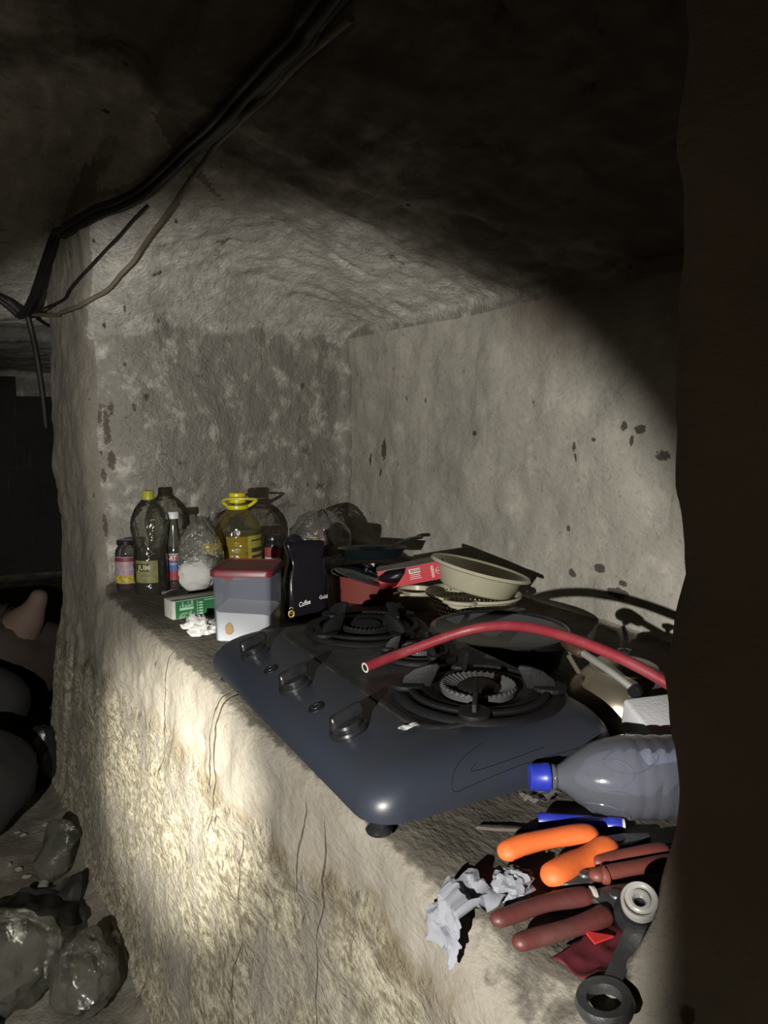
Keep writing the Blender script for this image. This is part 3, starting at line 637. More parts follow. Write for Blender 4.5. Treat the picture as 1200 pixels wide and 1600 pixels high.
# clear bag with a white sack and a yellow packet
b = thing('shopping_bag', 'clear crinkled plastic bag slumped against the oil jug, holding groceries', 'plastic bag', (0.560, 2.150, SH))
g = blob(0.062, 0.062, 0.105, 5, 0.30, 7, 40, 30, 0.10, 0.0, 0.098); 
g.obj('bag_film', BAG, b, angle=30)
G().tube([(0.03, 0.02, 0.17), (0.045, 0.025, 0.20), (0.055, 0.035, 0.225)], [0.022, 0.009, 0.02], 12).obj('gathered_neck', BAG, b)
tag(blob(0.052, 0.046, 0.050, 9, 0.34, 6, 30, 22, 0.08, 0.0, 0.044).obj('flour_sack', mat('white paper sack', (0.58, 0.57, 0.55), 0.7, bump=0.5, bscale=40), None, angle=30), 'white paper sack inside the clear bag, left of the oil jug', 'sack').location = (0.545, 2.125, SH + 0.004)
yp = thing('noodle_packet', 'yellow packet inside the clear bag, hard against the oil jug', 'packet', (0.610, 2.195, SH + 0.004), (R(4), 0, R(-28)))
rr_ = []
for z, hw, ht in ((0, 0.030, 0.003), (0.012, 0.030, 0.012), (0.06, 0.031, 0.016), (0.105, 0.030, 0.011), (0.118, 0.030, 0.002)): rr_.append(rrect(hw, ht, ht * 0.8, z, 3))
G().rings(rr_, True, True).obj('wrapper', mat('yellow wrapper', (0.50, 0.36, 0.04), 0.35, noise=0.3, nscale=40), yp)
G().prism([(-0.016, 0.04), (0.014, 0.045), (0.016, 0.07), (-0.012, 0.075)], 0, 0.0008, T(0, -0.0165, 0) @ RX(90)).obj('print_patch', mat('orange print', (0.45, 0.16, 0.03), 0.5), yp)
tag(sheet(0.045, 0.02, 12, 12, 8, 0.008, 30).obj('foil_scrap', STEEL, None, label=None), 'flat silvery foil scrap on the shelf in front of the ketchup bottle', 'scrap').location = (0.466, 2.125, SH + 0.0005)

# clear bag with dark red contents
b = thing('produce_bag', 'domed clear plastic bag with dark red food standing behind the black pouch', 'plastic bag', (0.975, 2.235, SH))
g = blob(0.098, 0.092, 0.100, 2, 0.10, 5, 48, 30, 0.05, 0.0, 0.088)
g.v = [(x * (1 + 0.06 * math.cos(7 * math.atan2(y, x))), y * (1 + 0.06 * math.cos(7 * math.atan2(y, x))), z * (1 + 0.04 * math.cos(7 * math.atan2(y, x)))) for x, y, z in g.v]
g.obj('bag_film', BAG, b, angle=40)
tag(blob(0.066, 0.060, 0.055, 21, 0.22, 5, 30, 20, 0.05, 0.0, 0.05).obj('dried_meat', mat('dark red food', (0.11, 0.035, 0.028), 0.35, bump=0.5), None), 'dark red lump inside the domed clear bag', 'food').location = (0.990, 2.235, SH + 0.045)
tag(blob(0.016, 0.014, 0.021, 4, 0.03, 3, 20, 14, 0).obj('egg', mat('grey white shell', (0.42, 0.40, 0.40), 0.5), None), 'pale egg inside the domed clear bag at its left side', 'egg').location = (0.900, 2.185, SH + 0.088)
tag(blob(0.010, 0.008, 0.020, 8, 0.3, 4, 16, 12, 0.1).obj('lemon_piece', mat('lime yellow rind', (0.42, 0.42, 0.05), 0.5), None), 'bright yellow-green rind beside the pale egg in the clear bag', 'food').location = (0.928, 2.175, SH + 0.10)

# green and white carton, tissue
c_ = thing('tissue_carton', 'green and white tea carton with Arabic lettering lying on the shelf', 'box', (0.468, 1.872, SH), R(9))
G().box((0, 0, 0.0225), (0.132, 0.052, 0.045), 0.0015).obj('carton', mat('white card', (0.52, 0.52, 0.48), 0.7, dust=0.4, nscale=70, dcol=(0.32, 0.30, 0.26)), c_)
GRN = mat('green card print', (0.030, 0.155, 0.065), 0.5, noise=0.25, nscale=80)
fr = G().box((0.003, -0.0264, 0.0225), (0.122, 0.0006, 0.0425)).obj('green_front', GRN, c_, smooth=False)
G().prism([(-0.058, -0.026), (0.065, -0.026), (0.065, -0.010), (-0.045, -0.013)], 0.0451, 0.0456).obj('green_edge', GRN, c_, smooth=False)
G().prism([(-0.066, -0.012), (-0.045, -0.013), (-0.05, -0.026), (-0.058, -0.026)], 0.0452, 0.0462).obj('torn_flap', mat('shadowed card', (0.10, 0.10, 0.085), 0.8), c_, smooth=False)
PG = mat('pale green print', (0.40, 0.62, 0.42), 0.6)
f_ = lambda cx, cz: (lambda u, v: (cx + u, -0.0270, cz + v))
lettering("\uFED5\uFEAE\uFEB8\uFEDF\u0627", 0.020, PG, fr, f_(-0.030, 0.034), 0.0004, width=0.034)
G().box((-0.030, -0.0269, 0.0235), (0.036, 0.0005, 0.0055)).obj('white_strip', PG, fr, smooth=False)
lettering("\uFEB1\uFEAD\uFEE3 \uFEF1\uFE97", 0.012, PG, fr, f_(-0.032, 0.0145), 0.0001, width=0.030)
lettering("\uFEAD\uFEEE\uFEE8\uFEE3 \uFEF2\uFEBF\uFEAE\uFE97", 0.012, PG, fr, f_(-0.030, 0.0065), 0.0001, width=0.042)
G().box((-0.002, -0.0269, 0.022), (0.0012, 0.0005, 0.036)).obj('white_rule', PG, fr, smooth=False)
for i in range(5): G().box((0.007, -0.0269, 0.007 + i * 0.0068), (0.010, 0.0005, 0.0036)).obj('print_block', PG, fr, smooth=False)
G().box((0.033, -0.0269, 0.039), (0.034, 0.0005, 0.0016)).obj('white_rule', PG, fr, smooth=False)
t_ = tag(paper(0.034, 0.030, 0.022, 5).obj('crumpled_tissue', PAPER, None, angle=25), 'crumpled white tissue on the shelf against the plastic tub', 'tissue'); t_.location = (0.438, 1.690, SH + 0.001)

# ------------------------------------------------------------------ tub of white powder
c_ = thing('storage_tub', 'milky plastic tub of white powder with dark red lid beside the stove', 'container', (0.530, 1.628, SH), R(-32)); c_.scale = (1.08, 1.05, 1.06)
TUB = clear('milky plastic', (0.86, 0.87, 0.90), 0.36, (0.24, 0.26, 0.32), 0.25, 0.5)
G().rings([rrect(0.052, 0.056, 0.010, 0.0), rrect(0.056, 0.060, 0.012, 0.004), rrect(0.058, 0.062, 0.012, 0.06), rrect(0.059, 0.063, 0.012, 0.142)], cap0=True).obj('tub_wall', TUB, c_)
pw = G(); rr0 = rrect(0.054, 0.058, 0.010, 0.003); top = [(x * 1.02, y * 1.02, 0.062 - 0.09 * x + 0.005 * math.sin(60 * x)) for x, y, z in rr0]
pw.rings([rr0, top], True, True); pw.obj('white_powder', mat('white flour', (0.85, 0.84, 0.80), 0.9), c_, angle=60)
LID = mat('dark red lid', (0.17, 0.012, 0.022), 0.4, dust=0.6, nscale=25, dcol=(0.075, 0.035, 0.036))
G().rings([rrect(0.0615, 0.0655, 0.013, 0.138), rrect(0.0635, 0.0675, 0.014, 0.139), rrect(0.0635, 0.0675, 0.014, 0.150), rrect(0.061, 0.065, 0.013, 0.153), rrect(0.055, 0.059, 0.012, 0.153), rrect(0.054, 0.058, 0.012, 0.151)], cap1=True).obj('lid', LID, c_)
G().prism([(-0.036, 0.0), (-0.014, 0.0), (-0.018, -0.007), (-0.025, -0.009), (-0.032, -0.007)], -0.0655, -0.0635, T(0, 0, 0.139) @ Matrix(((1, 0, 0, 0), (0, 0, 1, 0), (0, 1, 0, 0), (0, 0, 0, 1)))).obj('lid_tab', LID, c_)
st = blob(0.008, 0.002, 0.012, 3, 0.5, 6, 16, 12).obj('brown_stain', mat('brown stain', (0.30, 0.20, 0.09), 0.8), c_); st.location = (-0.026, -0.0605, 0.030)

# ------------------------------------------------------------------ black foil pouch
FOIL = mat('glossy black foil', (0.010, 0.009, 0.012), 0.26, 0.0, 0.25, bump=0.45, bscale=24)
c_ = thing('coffee_pouch', 'glossy black foil pouch twisted shut, with small white script and gold emblem', 'pouch', (0.700, 1.705, SH), R(-9))
pr_ = []
for z, hw, ht in ((0.0, 0.050, 0.026), (0.01, 0.054, 0.032), (0.06, 0.056, 0.034), (0.10, 0.055, 0.030), (0.125, 0.047, 0.024), (0.143, 0.040, 0.018), (0.155, 0.043, 0.018), (0.172, 0.048, 0.016), (0.186, 0.050, 0.013), (0.193, 0.049, 0.006)):
    ring = rrect(hw, ht, ht * 0.7, z, 8); nn = fbm(np.array(ring) * 3 + 2, 9, 3)
    pr_.append([(x * (1 + 0.10 * nn[i] * min(1, z * 20)), y * (1 + 0.35 * nn[i] * min(1, z * 20)), zz_ + 0.010 * nn[i] * (z > 0.15)) for i, (x, y, zz_) in enumerate(ring)])
G().rings(pr_, True, True).obj('foil_body', FOIL, c_, angle=60, sub=1)
G().lathe([(0.0, 0), (0.0165, 0), (0.019, 0.004), (0.017, 0.010), (0, 0.012)], 20, T(-0.026, 0, 0.190) @ RX(80)).obj('rolled_corner', FOIL, c_)
f_ = lambda cx, cz, s, yy=-0.0385: (lambda u, v: (cx + u, yy, cz + v + s * u))
lettering('Coffee', 0.017, WHITE, c_, f_(-0.012, 0.046, 0.25), 0.0003, width=0.028)
lettering('Gold', 0.013, WHITE, c_, f_(0.034, 0.058, 0.10), 0.0001, width=0.020)
GOLD = mat('gold print', (0.60, 0.45, 0.15), 0.4, 0.3)
G().tube([(-0.044 + 0.0065 * math.cos(a), -0.0345, 0.022 + 0.0075 * math.sin(a)) for a in np.linspace(0, 2 * PI, 25)[:-1]], 0.0019, 6, closed=True).obj('gold_emblem', GOLD, c_)
G().tube([(-0.044 + 0.004 * math.cos(a), -0.0345, 0.034 + 0.004 * math.sin(a)) for a in np.linspace(0, PI, 10)], 0.0010, 6).obj('emblem_arc', GOLD, c_)
G().tube([(-0.048, -0.0345, 0.023), (-0.040, -0.0345, 0.023)], 0.0010, 6).obj('emblem_bar', GOLD, c_)

# ------------------------------------------------------------------ red pot with black lids in it
POTR = mat('dull red enamel', (0.21, 0.052, 0.045), 0.35, dust=0.3, nscale=20, dcol=(0.13, 0.04, 0.035))
c_ = thing('red_pot', 'dull red cooking pot with shiny rim, full of black lids, behind the stove', 'pot', (0.930, 1.815, SH))
G().lathe([(0.0, 0.0), (0.085, 0.0), (0.094, 0.006), (0.100, 0.070), (0.101, 0.074)], 56).obj('pot_wall', POTR, c_)
G().lathe([(0.099, 0.074), (0.092, 0.010), (0.084, 0.006), (0, 0.006)], 48).obj('pot_lining', BLK, c_)
G().tube([(0.101 * math.cos(a), 0.101 * math.sin(a), 0.075) for a in np.linspace(0, 2 * PI, 65)[:-1]], 0.0018, 8, closed=True).obj('steel_rim', mat('bright rim', (0.7, 0.7, 0.7), 0.15, 1.0), c_)
G().box((0.112, -0.02, 0.062), (0.035, 0.022, 0.008), 0.003).obj('side_handle', BLK, c_)
BL2 = mat('blue black enamel', (0.010, 0.018, 0.022), 0.18, coat=0.5)
c_ = thing('pan_lid', 'black enamel lid with shiny edge tilted inside the red pot', 'lid', (0.900, 1.785, SH + 0.066), (R(5), R(16), 0))
G().lathe([(0.082, 0.0), (0.078, 0.004), (0.045, 0.014), (0.012, 0.018), (0, 0.018)], 48).obj('lid_dome', BL2, c_)
G().tube([(0.082 * math.cos(a), 0.082 * math.sin(a), 0.0) for a in np.linspace(0, 2 * PI, 65)[:-1]], 0.0016, 8, closed=True).obj('lid_rim', mat('bright lid rim', (0.7, 0.7, 0.7), 0.15, 1.0), c_)
G().lathe([(0.006, 0.017), (0.006, 0.026), (0.014, 0.030), (0.015, 0.036), (0, 0.038)], 20).obj('lid_knob', BLK, c_)
c_ = thing('frying_pan', 'black frying pan resting on top of the red pot, under the red carton', 'pan', (0.985, 1.905, SH + 0.094), (R(-4), R(3), R(20)))
G().lathe([(0, 0), (0.078, 0), (0.084, 0.004), (0.096, 0.026), (0.098, 0.027), (0.095, 0.025), (0.082, 0.006), (0, 0.004)], 44).obj('pan_bowl', BL2, c_)
G().tube(spline([(0.094, 0, 0.022), (0.13, 0.0, 0.032), (0.18, 0.01, 0.038), (0.24, 0.015, 0.040)], 5), [0.009] * 16, 10, flat=0.6).obj('pan_handle', BLK, c_)

# red carton lying across pot and basin
REDC = mat('red card', (0.50, 0.022, 0.035), 0.45, dust=0.2, nscale=50, dcol=(0.36, 0.05, 0.05)); CARD = mat('dusty card top', (0.16, 0.14, 0.125), 0.8, dust=0.6, nscale=30, dcol=(0.28, 0.25, 0.22))
# the carton bridges the pot rim and the basin rim
c_ = thing('red_carton', 'torn red carton with white print, lying across the red pot and the basin', 'box', (0.970, 1.640, SH + 0.100), (0, R(-11), R(-28)))
fr = G().prism([(-0.055, -0.022), (0.075, -0.022), (0.075, 0.022), (-0.020, 0.022), (-0.026, 0.008)], 0.0345, 0.0360, RX(90)).obj('front_panel', REDC, c_, smooth=False)
G().box((-0.01, 0.0345, 0), (0.170, 0.0015, 0.044)).obj('back_panel', REDC, c_, smooth=False)
G().prism([(-0.095, 0.036), (0.075, 0.036), (0.075, -0.034), (-0.020, -0.034), (-0.095, -0.020)], 0.0215, 0.0230).obj('top_panel', CARD, c_, smooth=False)
G().box((-0.01, 0, -0.0215), (0.170, 0.07, 0.0015)).obj('bottom_panel', REDC, c_, smooth=False)
G().box((0.0745, 0, 0), (0.0015, 0.07, 0.044)).obj('end_panel', CARD, c_, smooth=False)
PK = mat('pale red print', (0.80, 0.62, 0.62), 0.6)
bc = G().box((-0.001, -0.0364, 0.010), (0.028, 0.0005, 0.011)).obj('barcode_panel', WHITE, fr, smooth=False)
g = G(); x = -0.0125; random.seed(3)
while x < 0.0105:
    ww = random.choice((0.0006, 0.001, 0.0015)); g.box((x + ww / 2, -0.0368, 0.0102), (ww, 0.0004, 0.0075)); x += ww + random.choice((0.0006, 0.001))
g.obj('barcode_bars', mat('barcode ink', (0.03, 0.03, 0.03), 0.6), fr, smooth=False)
for i, L_ in enumerate((0.024, 0.026, 0.029)): G().box((-0.001, -0.0364, 0.0005 - i * 0.0048), (L_, 0.0005, 0.0014)).obj('print_line', PK, fr, smooth=False)
def vert_text(cx, cz): return lambda u, v: (cx - v, -0.0366, cz + u)
lettering('NIRMA', 0.011, PK, fr, lambda u, v: (0.0425 + v, -0.0366, 0.0 - u), 0.0002, width=0.030)
G().tube([(0.060 + 0.0085 * math.cos(a), -0.0364, 0.0085 * math.sin(a)) for a in np.linspace(0, 2 * PI, 25)[:-1]], 0.0007, 5, closed=True).obj('round_emblem', PK, fr)
g = G().tube([(0.050, -0.0364, 0), (0.062, -0.0364, 0)], 0.0009, 5)
for a in (-35, 0, 35): g.tube([(0.058, -0.0364, 0), (0.058 + 0.007 * math.cos(R(a)), -0.0364, 0.007 * math.sin(R(a)))], 0.0010, 5)
g.obj('emblem_plant', WHITE, fr)
pk_ = tag(blob(0.050, 0.026, 0.017, 14, 0.18, 5, 26, 16, 0.1).obj('dark_packet', FOIL, None), 'dark crumpled packet poking out of the torn red carton', 'packet')
pk_.location = (0.928, 1.650, SH + 0.094); pk_.rotation_euler = (0, R(-11), R(-28))

# ------------------------------------------------------------------ cream basin and colander
c_ = thing('colander', 'cream perforated colander under the tilted basin', 'colander', (1.055, 1.508, SH), (R(1), R(2), R(40))); c_.scale = (1, 1, 1.4)
g = G(); k = 110; rows = 9; vs = []; fs = []
for j in range(rows):
    t = j / (rows - 1); r_ = 0.078 + 0.030 * t ** 0.8; z = 0.004 + 0.036 * t
    for i in range(k): vs.append((r_ * math.cos(2 * PI * i / k), r_ * math.sin(2 * PI * i / k), z))
for j in range(rows - 1):
    for i in range(k):
        if i % 2 == 0 and j % 2 == 1: continue
        fs.append((j * k + i, j * k + (i + 1) % k, (j + 1) * k + (i + 1) % k, (j + 1) * k + i))
g.add(vs, fs).obj('perforated_wall', CREAM, c_, smooth=False, solid=0.0015)
G().lathe([(0, 0.002), (0.070, 0.0), (0.078, 0.004)], 48).obj('base', CREAM, c_)
G().lathe([(0.107, 0.038), (0.110, 0.045), (0.116, 0.047), (0.117, 0.043), (0.110, 0.040)], 56).obj('rim', CREAM, c_)
G().tube(spline([(-0.10, 0.035, 0.044), (-0.135, 0.030, 0.046), (-0.150, 0.0, 0.047), (-0.135, -0.030, 0.046), (-0.10, -0.035, 0.044)], 6), 0.006, 8, flat=0.6).obj('loop_handle', CREAM, c_)
c_ = thing('basin', 'cream plastic basin tilted on top of the colander', 'basin', (1.065, 1.512, SH + 0.070), (R(5), R(13), R(0)))
G().lathe([(0, 0.0), (0.082, 0.0), (0.088, 0.004), (0.106, 0.050), (0.112, 0.056), (0.121, 0.057), (0.124, 0.052), (0.122, 0.050)], 64).obj('bowl', CREAM, c_, solid=0.002, angle=60)
c_ = thing('small_bowl', 'small cream bowl with a loop handle left of the colander', 'bowl', (0.985, 1.660, SH), R(200))
G().lathe([(0, 0), (0.032, 0), (0.036, 0.004), (0.044, 0.048), (0.047, 0.050)], 36).obj('bowl', CREAM, c_, solid=0.002)
G().tube(spline([(0.044, -0.014, 0.046), (0.068, -0.012, 0.048), (0.074, 0.0, 0.048), (0.068, 0.012, 0.048), (0.044, 0.014, 0.046)], 5), 0.0035, 8).obj('loop_handle', CREAM, c_)

# ------------------------------------------------------------------ wide pan behind the stove
GREYI = mat('scratched grey metal', (0.11, 0.115, 0.12), 0.45, 0.35, dust=0.5, nscale=12, dcol=(0.055, 0.055, 0.055), bump=0.15, bscale=60)
c_ = thing('griddle_pan', 'wide black pan with scratched grey inside lying right behind the stove', 'pan', (0.905, 1.200, SH))
G().lathe([(0, 0), (0.105, 0), (0.120, 0.010), (0.134, 0.066), (0.1375, 0.069), (0.1375, 0.073), (0.133, 0.074), (0.129, 0.069)], 64).obj('pan_wall', BLK, c_)
G().lathe([(0.1295, 0.069), (0.126, 0.066), (0.05, 0.0645), (0, 0.064)], 64).obj('pan_inside', GREYI, c_)
G().box((0.155, 0.06, 0.066), (0.045, 0.030, 0.010), 0.004, RZ(20)).obj('side_handle', BLK, c_)

# ------------------------------------------------------------------ battered kettle
KET = mat('battered aluminium', (0.42, 0.37, 0.28), 0.34, 0.85, bump=0.35, bscale=16, dust=0.35, nscale=14, dcol=(0.12, 0.09, 0.06))
c_ = thing('kettle', 'battered metal kettle with brown-gripped handle in the back right corner', 'kettle', (0.895, 0.860, SH), R(0))
def dent(a, z): return 1 + 0.025 * math.sin(3 * a + 40 * z) + 0.015 * math.sin(5 * a + 1)
G().lathe([(0, 0), (0.076, 0), (0.084, 0.006), (0.088, 0.030), (0.087, 0.050), (0.080, 0.066), (0.064, 0.082), (0.052, 0.090), (0.050, 0.094)], 64, fn=dent).obj('kettle_body', KET, c_)
ld = G().lathe([(0.052, 0.092), (0.053, 0.096), (0.048, 0.099), (0.030, 0.104), (0.010, 0.107), (0, 0.107)], 40).obj('lid', KET, c_)
G().lathe([(0.004, 0.106), (0.004, 0.112), (0.011, 0.116), (0.011, 0.122), (0, 0.125)], 20).obj('lid_knob', BLK, ld)
G().tube(spline([(0.040, -0.060, 0.050), (0.060, -0.085, 0.066), (0.078, -0.100, 0.086), (0.090, -0.112, 0.094)], 6), [0.020, 0.019, 0.018, 0.017, 0.016, 0.015, 0.014, 0.013, 0.012, 0.011, 0.0105, 0.010, 0.010, 0.010, 0.010, 0.010, 0.010, 0.010, 0.010][:19], 14, cap=False).obj('spout', KET, c_)
hd = G().tube(spline([(-0.070, 0.045, 0.118), (-0.085, 0.015, 0.131), (-0.090, -0.020, 0.128), (-0.088, -0.062, 0.118), (-0.082, -0.098, 0.104)], 6), 0.0058, 10).obj('handle_rod', STEEL, c_)
G().tube(spline([(-0.062, 0.062, 0.126), (-0.075, 0.040, 0.133), (-0.086, 0.018, 0.134), (-0.089, -0.004, 0.130)], 5), [0.0105, 0.0125, 0.0135, 0.014, 0.0145, 0.0145, 0.0145, 0.0145, 0.0145, 0.014, 0.0135, 0.013, 0.0125, 0.012, 0.011, 0.009], 14, flat=0.8).obj('brown_grip', mat('brown grip', (0.055, 0.032, 0.018), 0.5, noise=0.3), hd)
G().lathe([(0, -0.009), (0.009, -0.006), (0.0105, 0), (0.009, 0.006), (0, 0.009)], 16, T(-0.080, -0.100, 0.101) @ RX(60)).obj('handle_joint', BLK, hd)
for sy in (0.045, -0.098): G().tube([(-0.075, sy, 0.112 if sy > 0 else 0.100), (-0.062, sy * 0.75, 0.084)], 0.004, 8).obj('handle_lug', KET, c_)

# ------------------------------------------------------------------ red hose arching over the stove
hp_ = spline([(0.518, 1.026, 0.9035), (0.560, 1.034, 0.909), (0.602, 1.033, 0.917), (0.687, 0.995, 0.948), (0.726, 0.931, 0.966), (0.742, 0.845, 0.973), (0.767, 0.755, 0.962), (0.792, 0.682, 0.940), (0.82, 0.60, 0.905), (0.84, 0.54, 0.86), (0.85, 0.50, 0.812)], 10)
c_ = thing('gas_hose', 'dusty red rubber hose arching over the stove, its cut end on the cooktop', 'hose', (0.518, 1.026, 0.9035))
off = Vector((0.518, 1.026, 0.9035)); hp_ = [p - off for p in hp_]
G().tube(hp_, 0.0079, 16, cap=False).obj('hose_wall', RED, c_)
d_ = (hp_[1] - hp_[0]).normalized(); Mx = d_.to_track_quat('Z', 'Y').to_matrix().to_4x4()
G().lathe([(0.0083, 0.0), (0.0078, -0.0004), (0.0056, -0.0004), (0.0052, 0.0)], 20, Mx).obj('cut_rim', mat('pale cut rubber', (0.50, 0.45, 0.40), 0.7), c_)
G().lathe([(0.0054, -0.0002), (0.0050, 0.02), (0, 0.02)], 16, Mx).obj('hose_bore', mat('black bore', (0.01, 0.01, 0.01), 0.9), c_)

# ------------------------------------------------------------------ white block, fallen bottle
c_ = tag(G().box((0, 0, 0), (0.13, 0.085, 0.052), 0.006, seg=3).obj('foam_block', mat('white foam', (0.50, 0.50, 0.52), 0.75, bump=0.3, bscale=200), None), 'white foam block leaning behind the blue-capped bottle', 'block')
c_.location = (0.838, 0.700, SH + 0.066); c_.rotation_euler = (R(14), R(-4), R(-20))
A = Vector((0.580, 0.703, SH + 0.051)); Bv = Vector((0.731, 0.622, SH + 0.051)); dirv = (Bv - A).normalized()
c_ = thing('water_bottle', 'empty clear water bottle with blue cap lying on its side', 'bottle', A); c_.rotation_mode = 'QUATERNION'; c_.rotation_quaternion = dirv.to_track_quat('Z', 'Y')
prof = [(0.0125, 0.020), (0.0125, 0.026), (0.0155, 0.028), (0.0155, 0.031), (0.013, 0.033), (0.018, 0.042), (0.029, 0.056), (0.039, 0.074), (0.046, 0.095), (0.0495, 0.116)]
for i in range(6):
    z = 0.120 + i * 0.019; prof += [(0.0500, z), (0.0488, z + 0.005), (0.0488, z + 0.008), (0.0500, z + 0.013)]
prof += [(0.049, 0.236), (0.044, 0.244), (0.020, 0.240), (0, 0.238)]
def petals(a, z): return 1 + (0.035 * abs(math.sin(2.5 * a)) * math.sin(PI * (z - 0.045) / 0.085) if 0.045 < z < 0.13 else 0)
WB = clear('blue tinged bottle plastic', (0.74, 0.76, 0.82), 0.16, (0.46, 0.48, 0.58), 0.12, 1.2, 0.06, 22)
sk = G().lathe(prof, 60, fn=petals).obj('bottle_skin', WB, c_, angle=60)
G().lathe([(0, 0), (0.0140, 0), (0.0158, 0.002), (0.0162, 0.017), (0.0168, 0.018), (0.0168, 0.024), (0.0125, 0.0245)], 36, fn=lambda a, z: 1 + 0.012 * math.cos(36 * a)).obj('screw_cap', BLUE, c_)
for a0 in (150, 222, 294):   # moulded almond ribs
    pts = []
    for t in np.linspace(0, 2 * PI, 25)[:-1]:
        z = 0.088 + 0.026 * math.cos(t); a = R(a0) + 0.42 * math.sin(t) * (0.6 + 0.4 * math.sin(t / 2)); rr = np.interp(z, [0.056, 0.074, 0.095, 0.116], [0.029, 0.039, 0.046, 0.0495]) * petals(a, z) + 0.0004
        pts.append((rr * math.cos(a), rr * math.sin(a), z))
    G().tube(pts, 0.0009, 6, closed=True).obj('moulded_rib', WB, sk)
t_ = tag(sheet(0.050, 0.035, 17, 16, 12, 0.012, 30).obj('plastic_film_scrap', BAG, None), 'glinting scrap of clear film under the blue cap of the bottle', 'scrap'); t_.location = (0.617, 0.722, SH + 0.001)

# ------------------------------------------------------------------ tools at the near end
def grip(pts, r, m, name, parent, n=8, taper=(0.8, 1.0), flat=1.0, off=Vector((0, 0, 0))):
    q_ = spline([Vector(q) - off for q in pts], 16); cum = [0]
    for u_, v_ in zip(q_[:-1], q_[1:]): cum.append(cum[-1] + (v_ - u_).length)
    L_ = cum[-1]; k = 34; p = []; rs = []
    for i in range(k):
        t = (1 - math.cos(PI * i / (k - 1))) / 2; rr = r * (taper[0] + (taper[1] - taper[0]) * t); sd = t * L_
        p.append(Vector([np.interp(sd, cum, [w_[c] for w_ in q_]) for c in range(3)]))
        e0 = min(1, sd / rr); e1 = min(1, (L_ - sd) / rr)
        rs.append(max(0.0012, rr * math.sqrt(max(0, 1 - (1 - e0) ** 2)) * math.sqrt(max(0, 1 - (1 - e1) ** 2))) * (1 + 0.05 * math.sin(t * 9)))
    return G().tube(p, rs, 14, flat=flat).obj(name, m, parent)
o_ = Vector((0.60, 0.585, SH))
c_ = thing('orange_pliers', 'pliers with fat bright orange handles', 'pliers', o_)
grip([(0.481, 0.630, 0.815), (0.508, 0.629, 0.820), (0.545, 0.622, 0.822), (0.580, 0.612, 0.822), (0.600, 0.603, 0.819)], 0.0145, ORANGE, 'handle', c_, off=o_, taper=(0.9, 0.95), flat=0.75)
grip([(0.494, 0.572, 0.815), (0.515, 0.573, 0.818), (0.540, 0.578, 0.818), (0.565, 0.580, 0.817), (0.588, 0.583, 0.819), (0.600, 0.592, 0.820)], 0.0150, ORANGE, 'handle', c_, off=o_, taper=(1.0, 1.0), flat=0.75)
G().prism([(0.0, -0.010), (0.03, -0.012), (0.060, -0.004), (0.062, 0.004), (0.03, 0.012), (0.0, 0.012)], 0.004, 0.015, T(0.0, 0.012, 0) @ RZ(-12), 0.002).obj('jaws', DARKST, c_)
G().lathe([(0, 0.017), (0.006, 0.017), (0.007, 0.015), (0.007, 0.003)], 16, T(0.018, 0.008, 0)).obj('pivot', DARKST, c_)

o_ = Vector((0.53, 0.515, SH))
c_ = thing('maroon_pliers', 'pliers with long dull maroon handles lying nearest the shelf edge', 'pliers', o_)
grip([(0.412, 0.550, 0.811), (0.440, 0.5475, 0.812), (0.471, 0.5445, 0.8135), (0.500, 0.539, 0.813), (0.524, 0.532, 0.812)], 0.0105, MAROON, 'handle', c_, off=o_, taper=(0.85, 1.05), flat=0.8)
grip([(0.410, 0.514, 0.811), (0.432, 0.511, 0.812), (0.454, 0.506, 0.8135), (0.490, 0.503, 0.813), (0.520, 0.505, 0.812)], 0.0105, MAROON, 'handle', c_, off=o_, taper=(0.85, 1.05), flat=0.8)
G().lathe([(0.006, 0), (0.0095, 0.001), (0.0095, 0.004), (0.006, 0.005)], 16, T(-0.008, 0.018, 0.012) @ RZ(-15) @ RY(90)).obj('grip_collar', mat('pale worn collar', (0.35, 0.32, 0.28), 0.5), c_)
G().prism([(-0.012, -0.018), (0.012, -0.014), (0.05, -0.004), (0.055, 0.004), (0.02, 0.018), (-0.012, 0.024)], 0.005, 0.016, RZ(4), 0.002).obj('jaws', DARKST, c_)
G().lathe([(0, 0.019), (0.007, 0.018), (0.008, 0.015), (0.008, 0.004)], 16, T(0.012, 0.003, 0)).obj('pivot', DARKST, c_)

o_ = Vector((0.535, 0.560, SH))
c_ = thing('brick_red_pliers', 'pliers with brick red handles pointing into the right-hand wall', 'pliers', o_)
grip([(0.536, 0.549, 0.8195), (0.560, 0.545, 0.820), (0.60, 0.536, 0.820), (0.640, 0.527, 0.818)], 0.0105, BRICK, 'handle', c_, off=o_, flat=0.75)
grip([(0.556, 0.566, 0.820), (0.585, 0.563, 0.820), (0.62, 0.556, 0.820), (0.650, 0.549, 0.818)], 0.0090, BRICK, 'handle', c_, off=o_, flat=0.75)
G().tube([(0.016, -0.013, 0.0185), (0.0165, -0.0135, 0.0185), (0.018, -0.0137, 0.0185), (0.019, -0.014, 0.0185)], [0.0108, 0.0118, 0.0118, 0.0108], 14, flat=0.8).obj('finger_guard', BRICK, c_)
G().prism([(-0.030, -0.006), (-0.022, -0.010), (0.004, -0.016), (0.016, -0.004), (0.018, 0.010), (0.0, 0.008), (-0.028, 0.002)], 0.005, 0.017, RZ(-8), 0.002).obj('jaws', DARKST, c_)
G().lathe([(0, 0.020), (0.006, 0.0195), (0.007, 0.016), (0.007, 0.004)], 16, T(0.002, -0.002, 0)).obj('pivot', DARKST, c_)

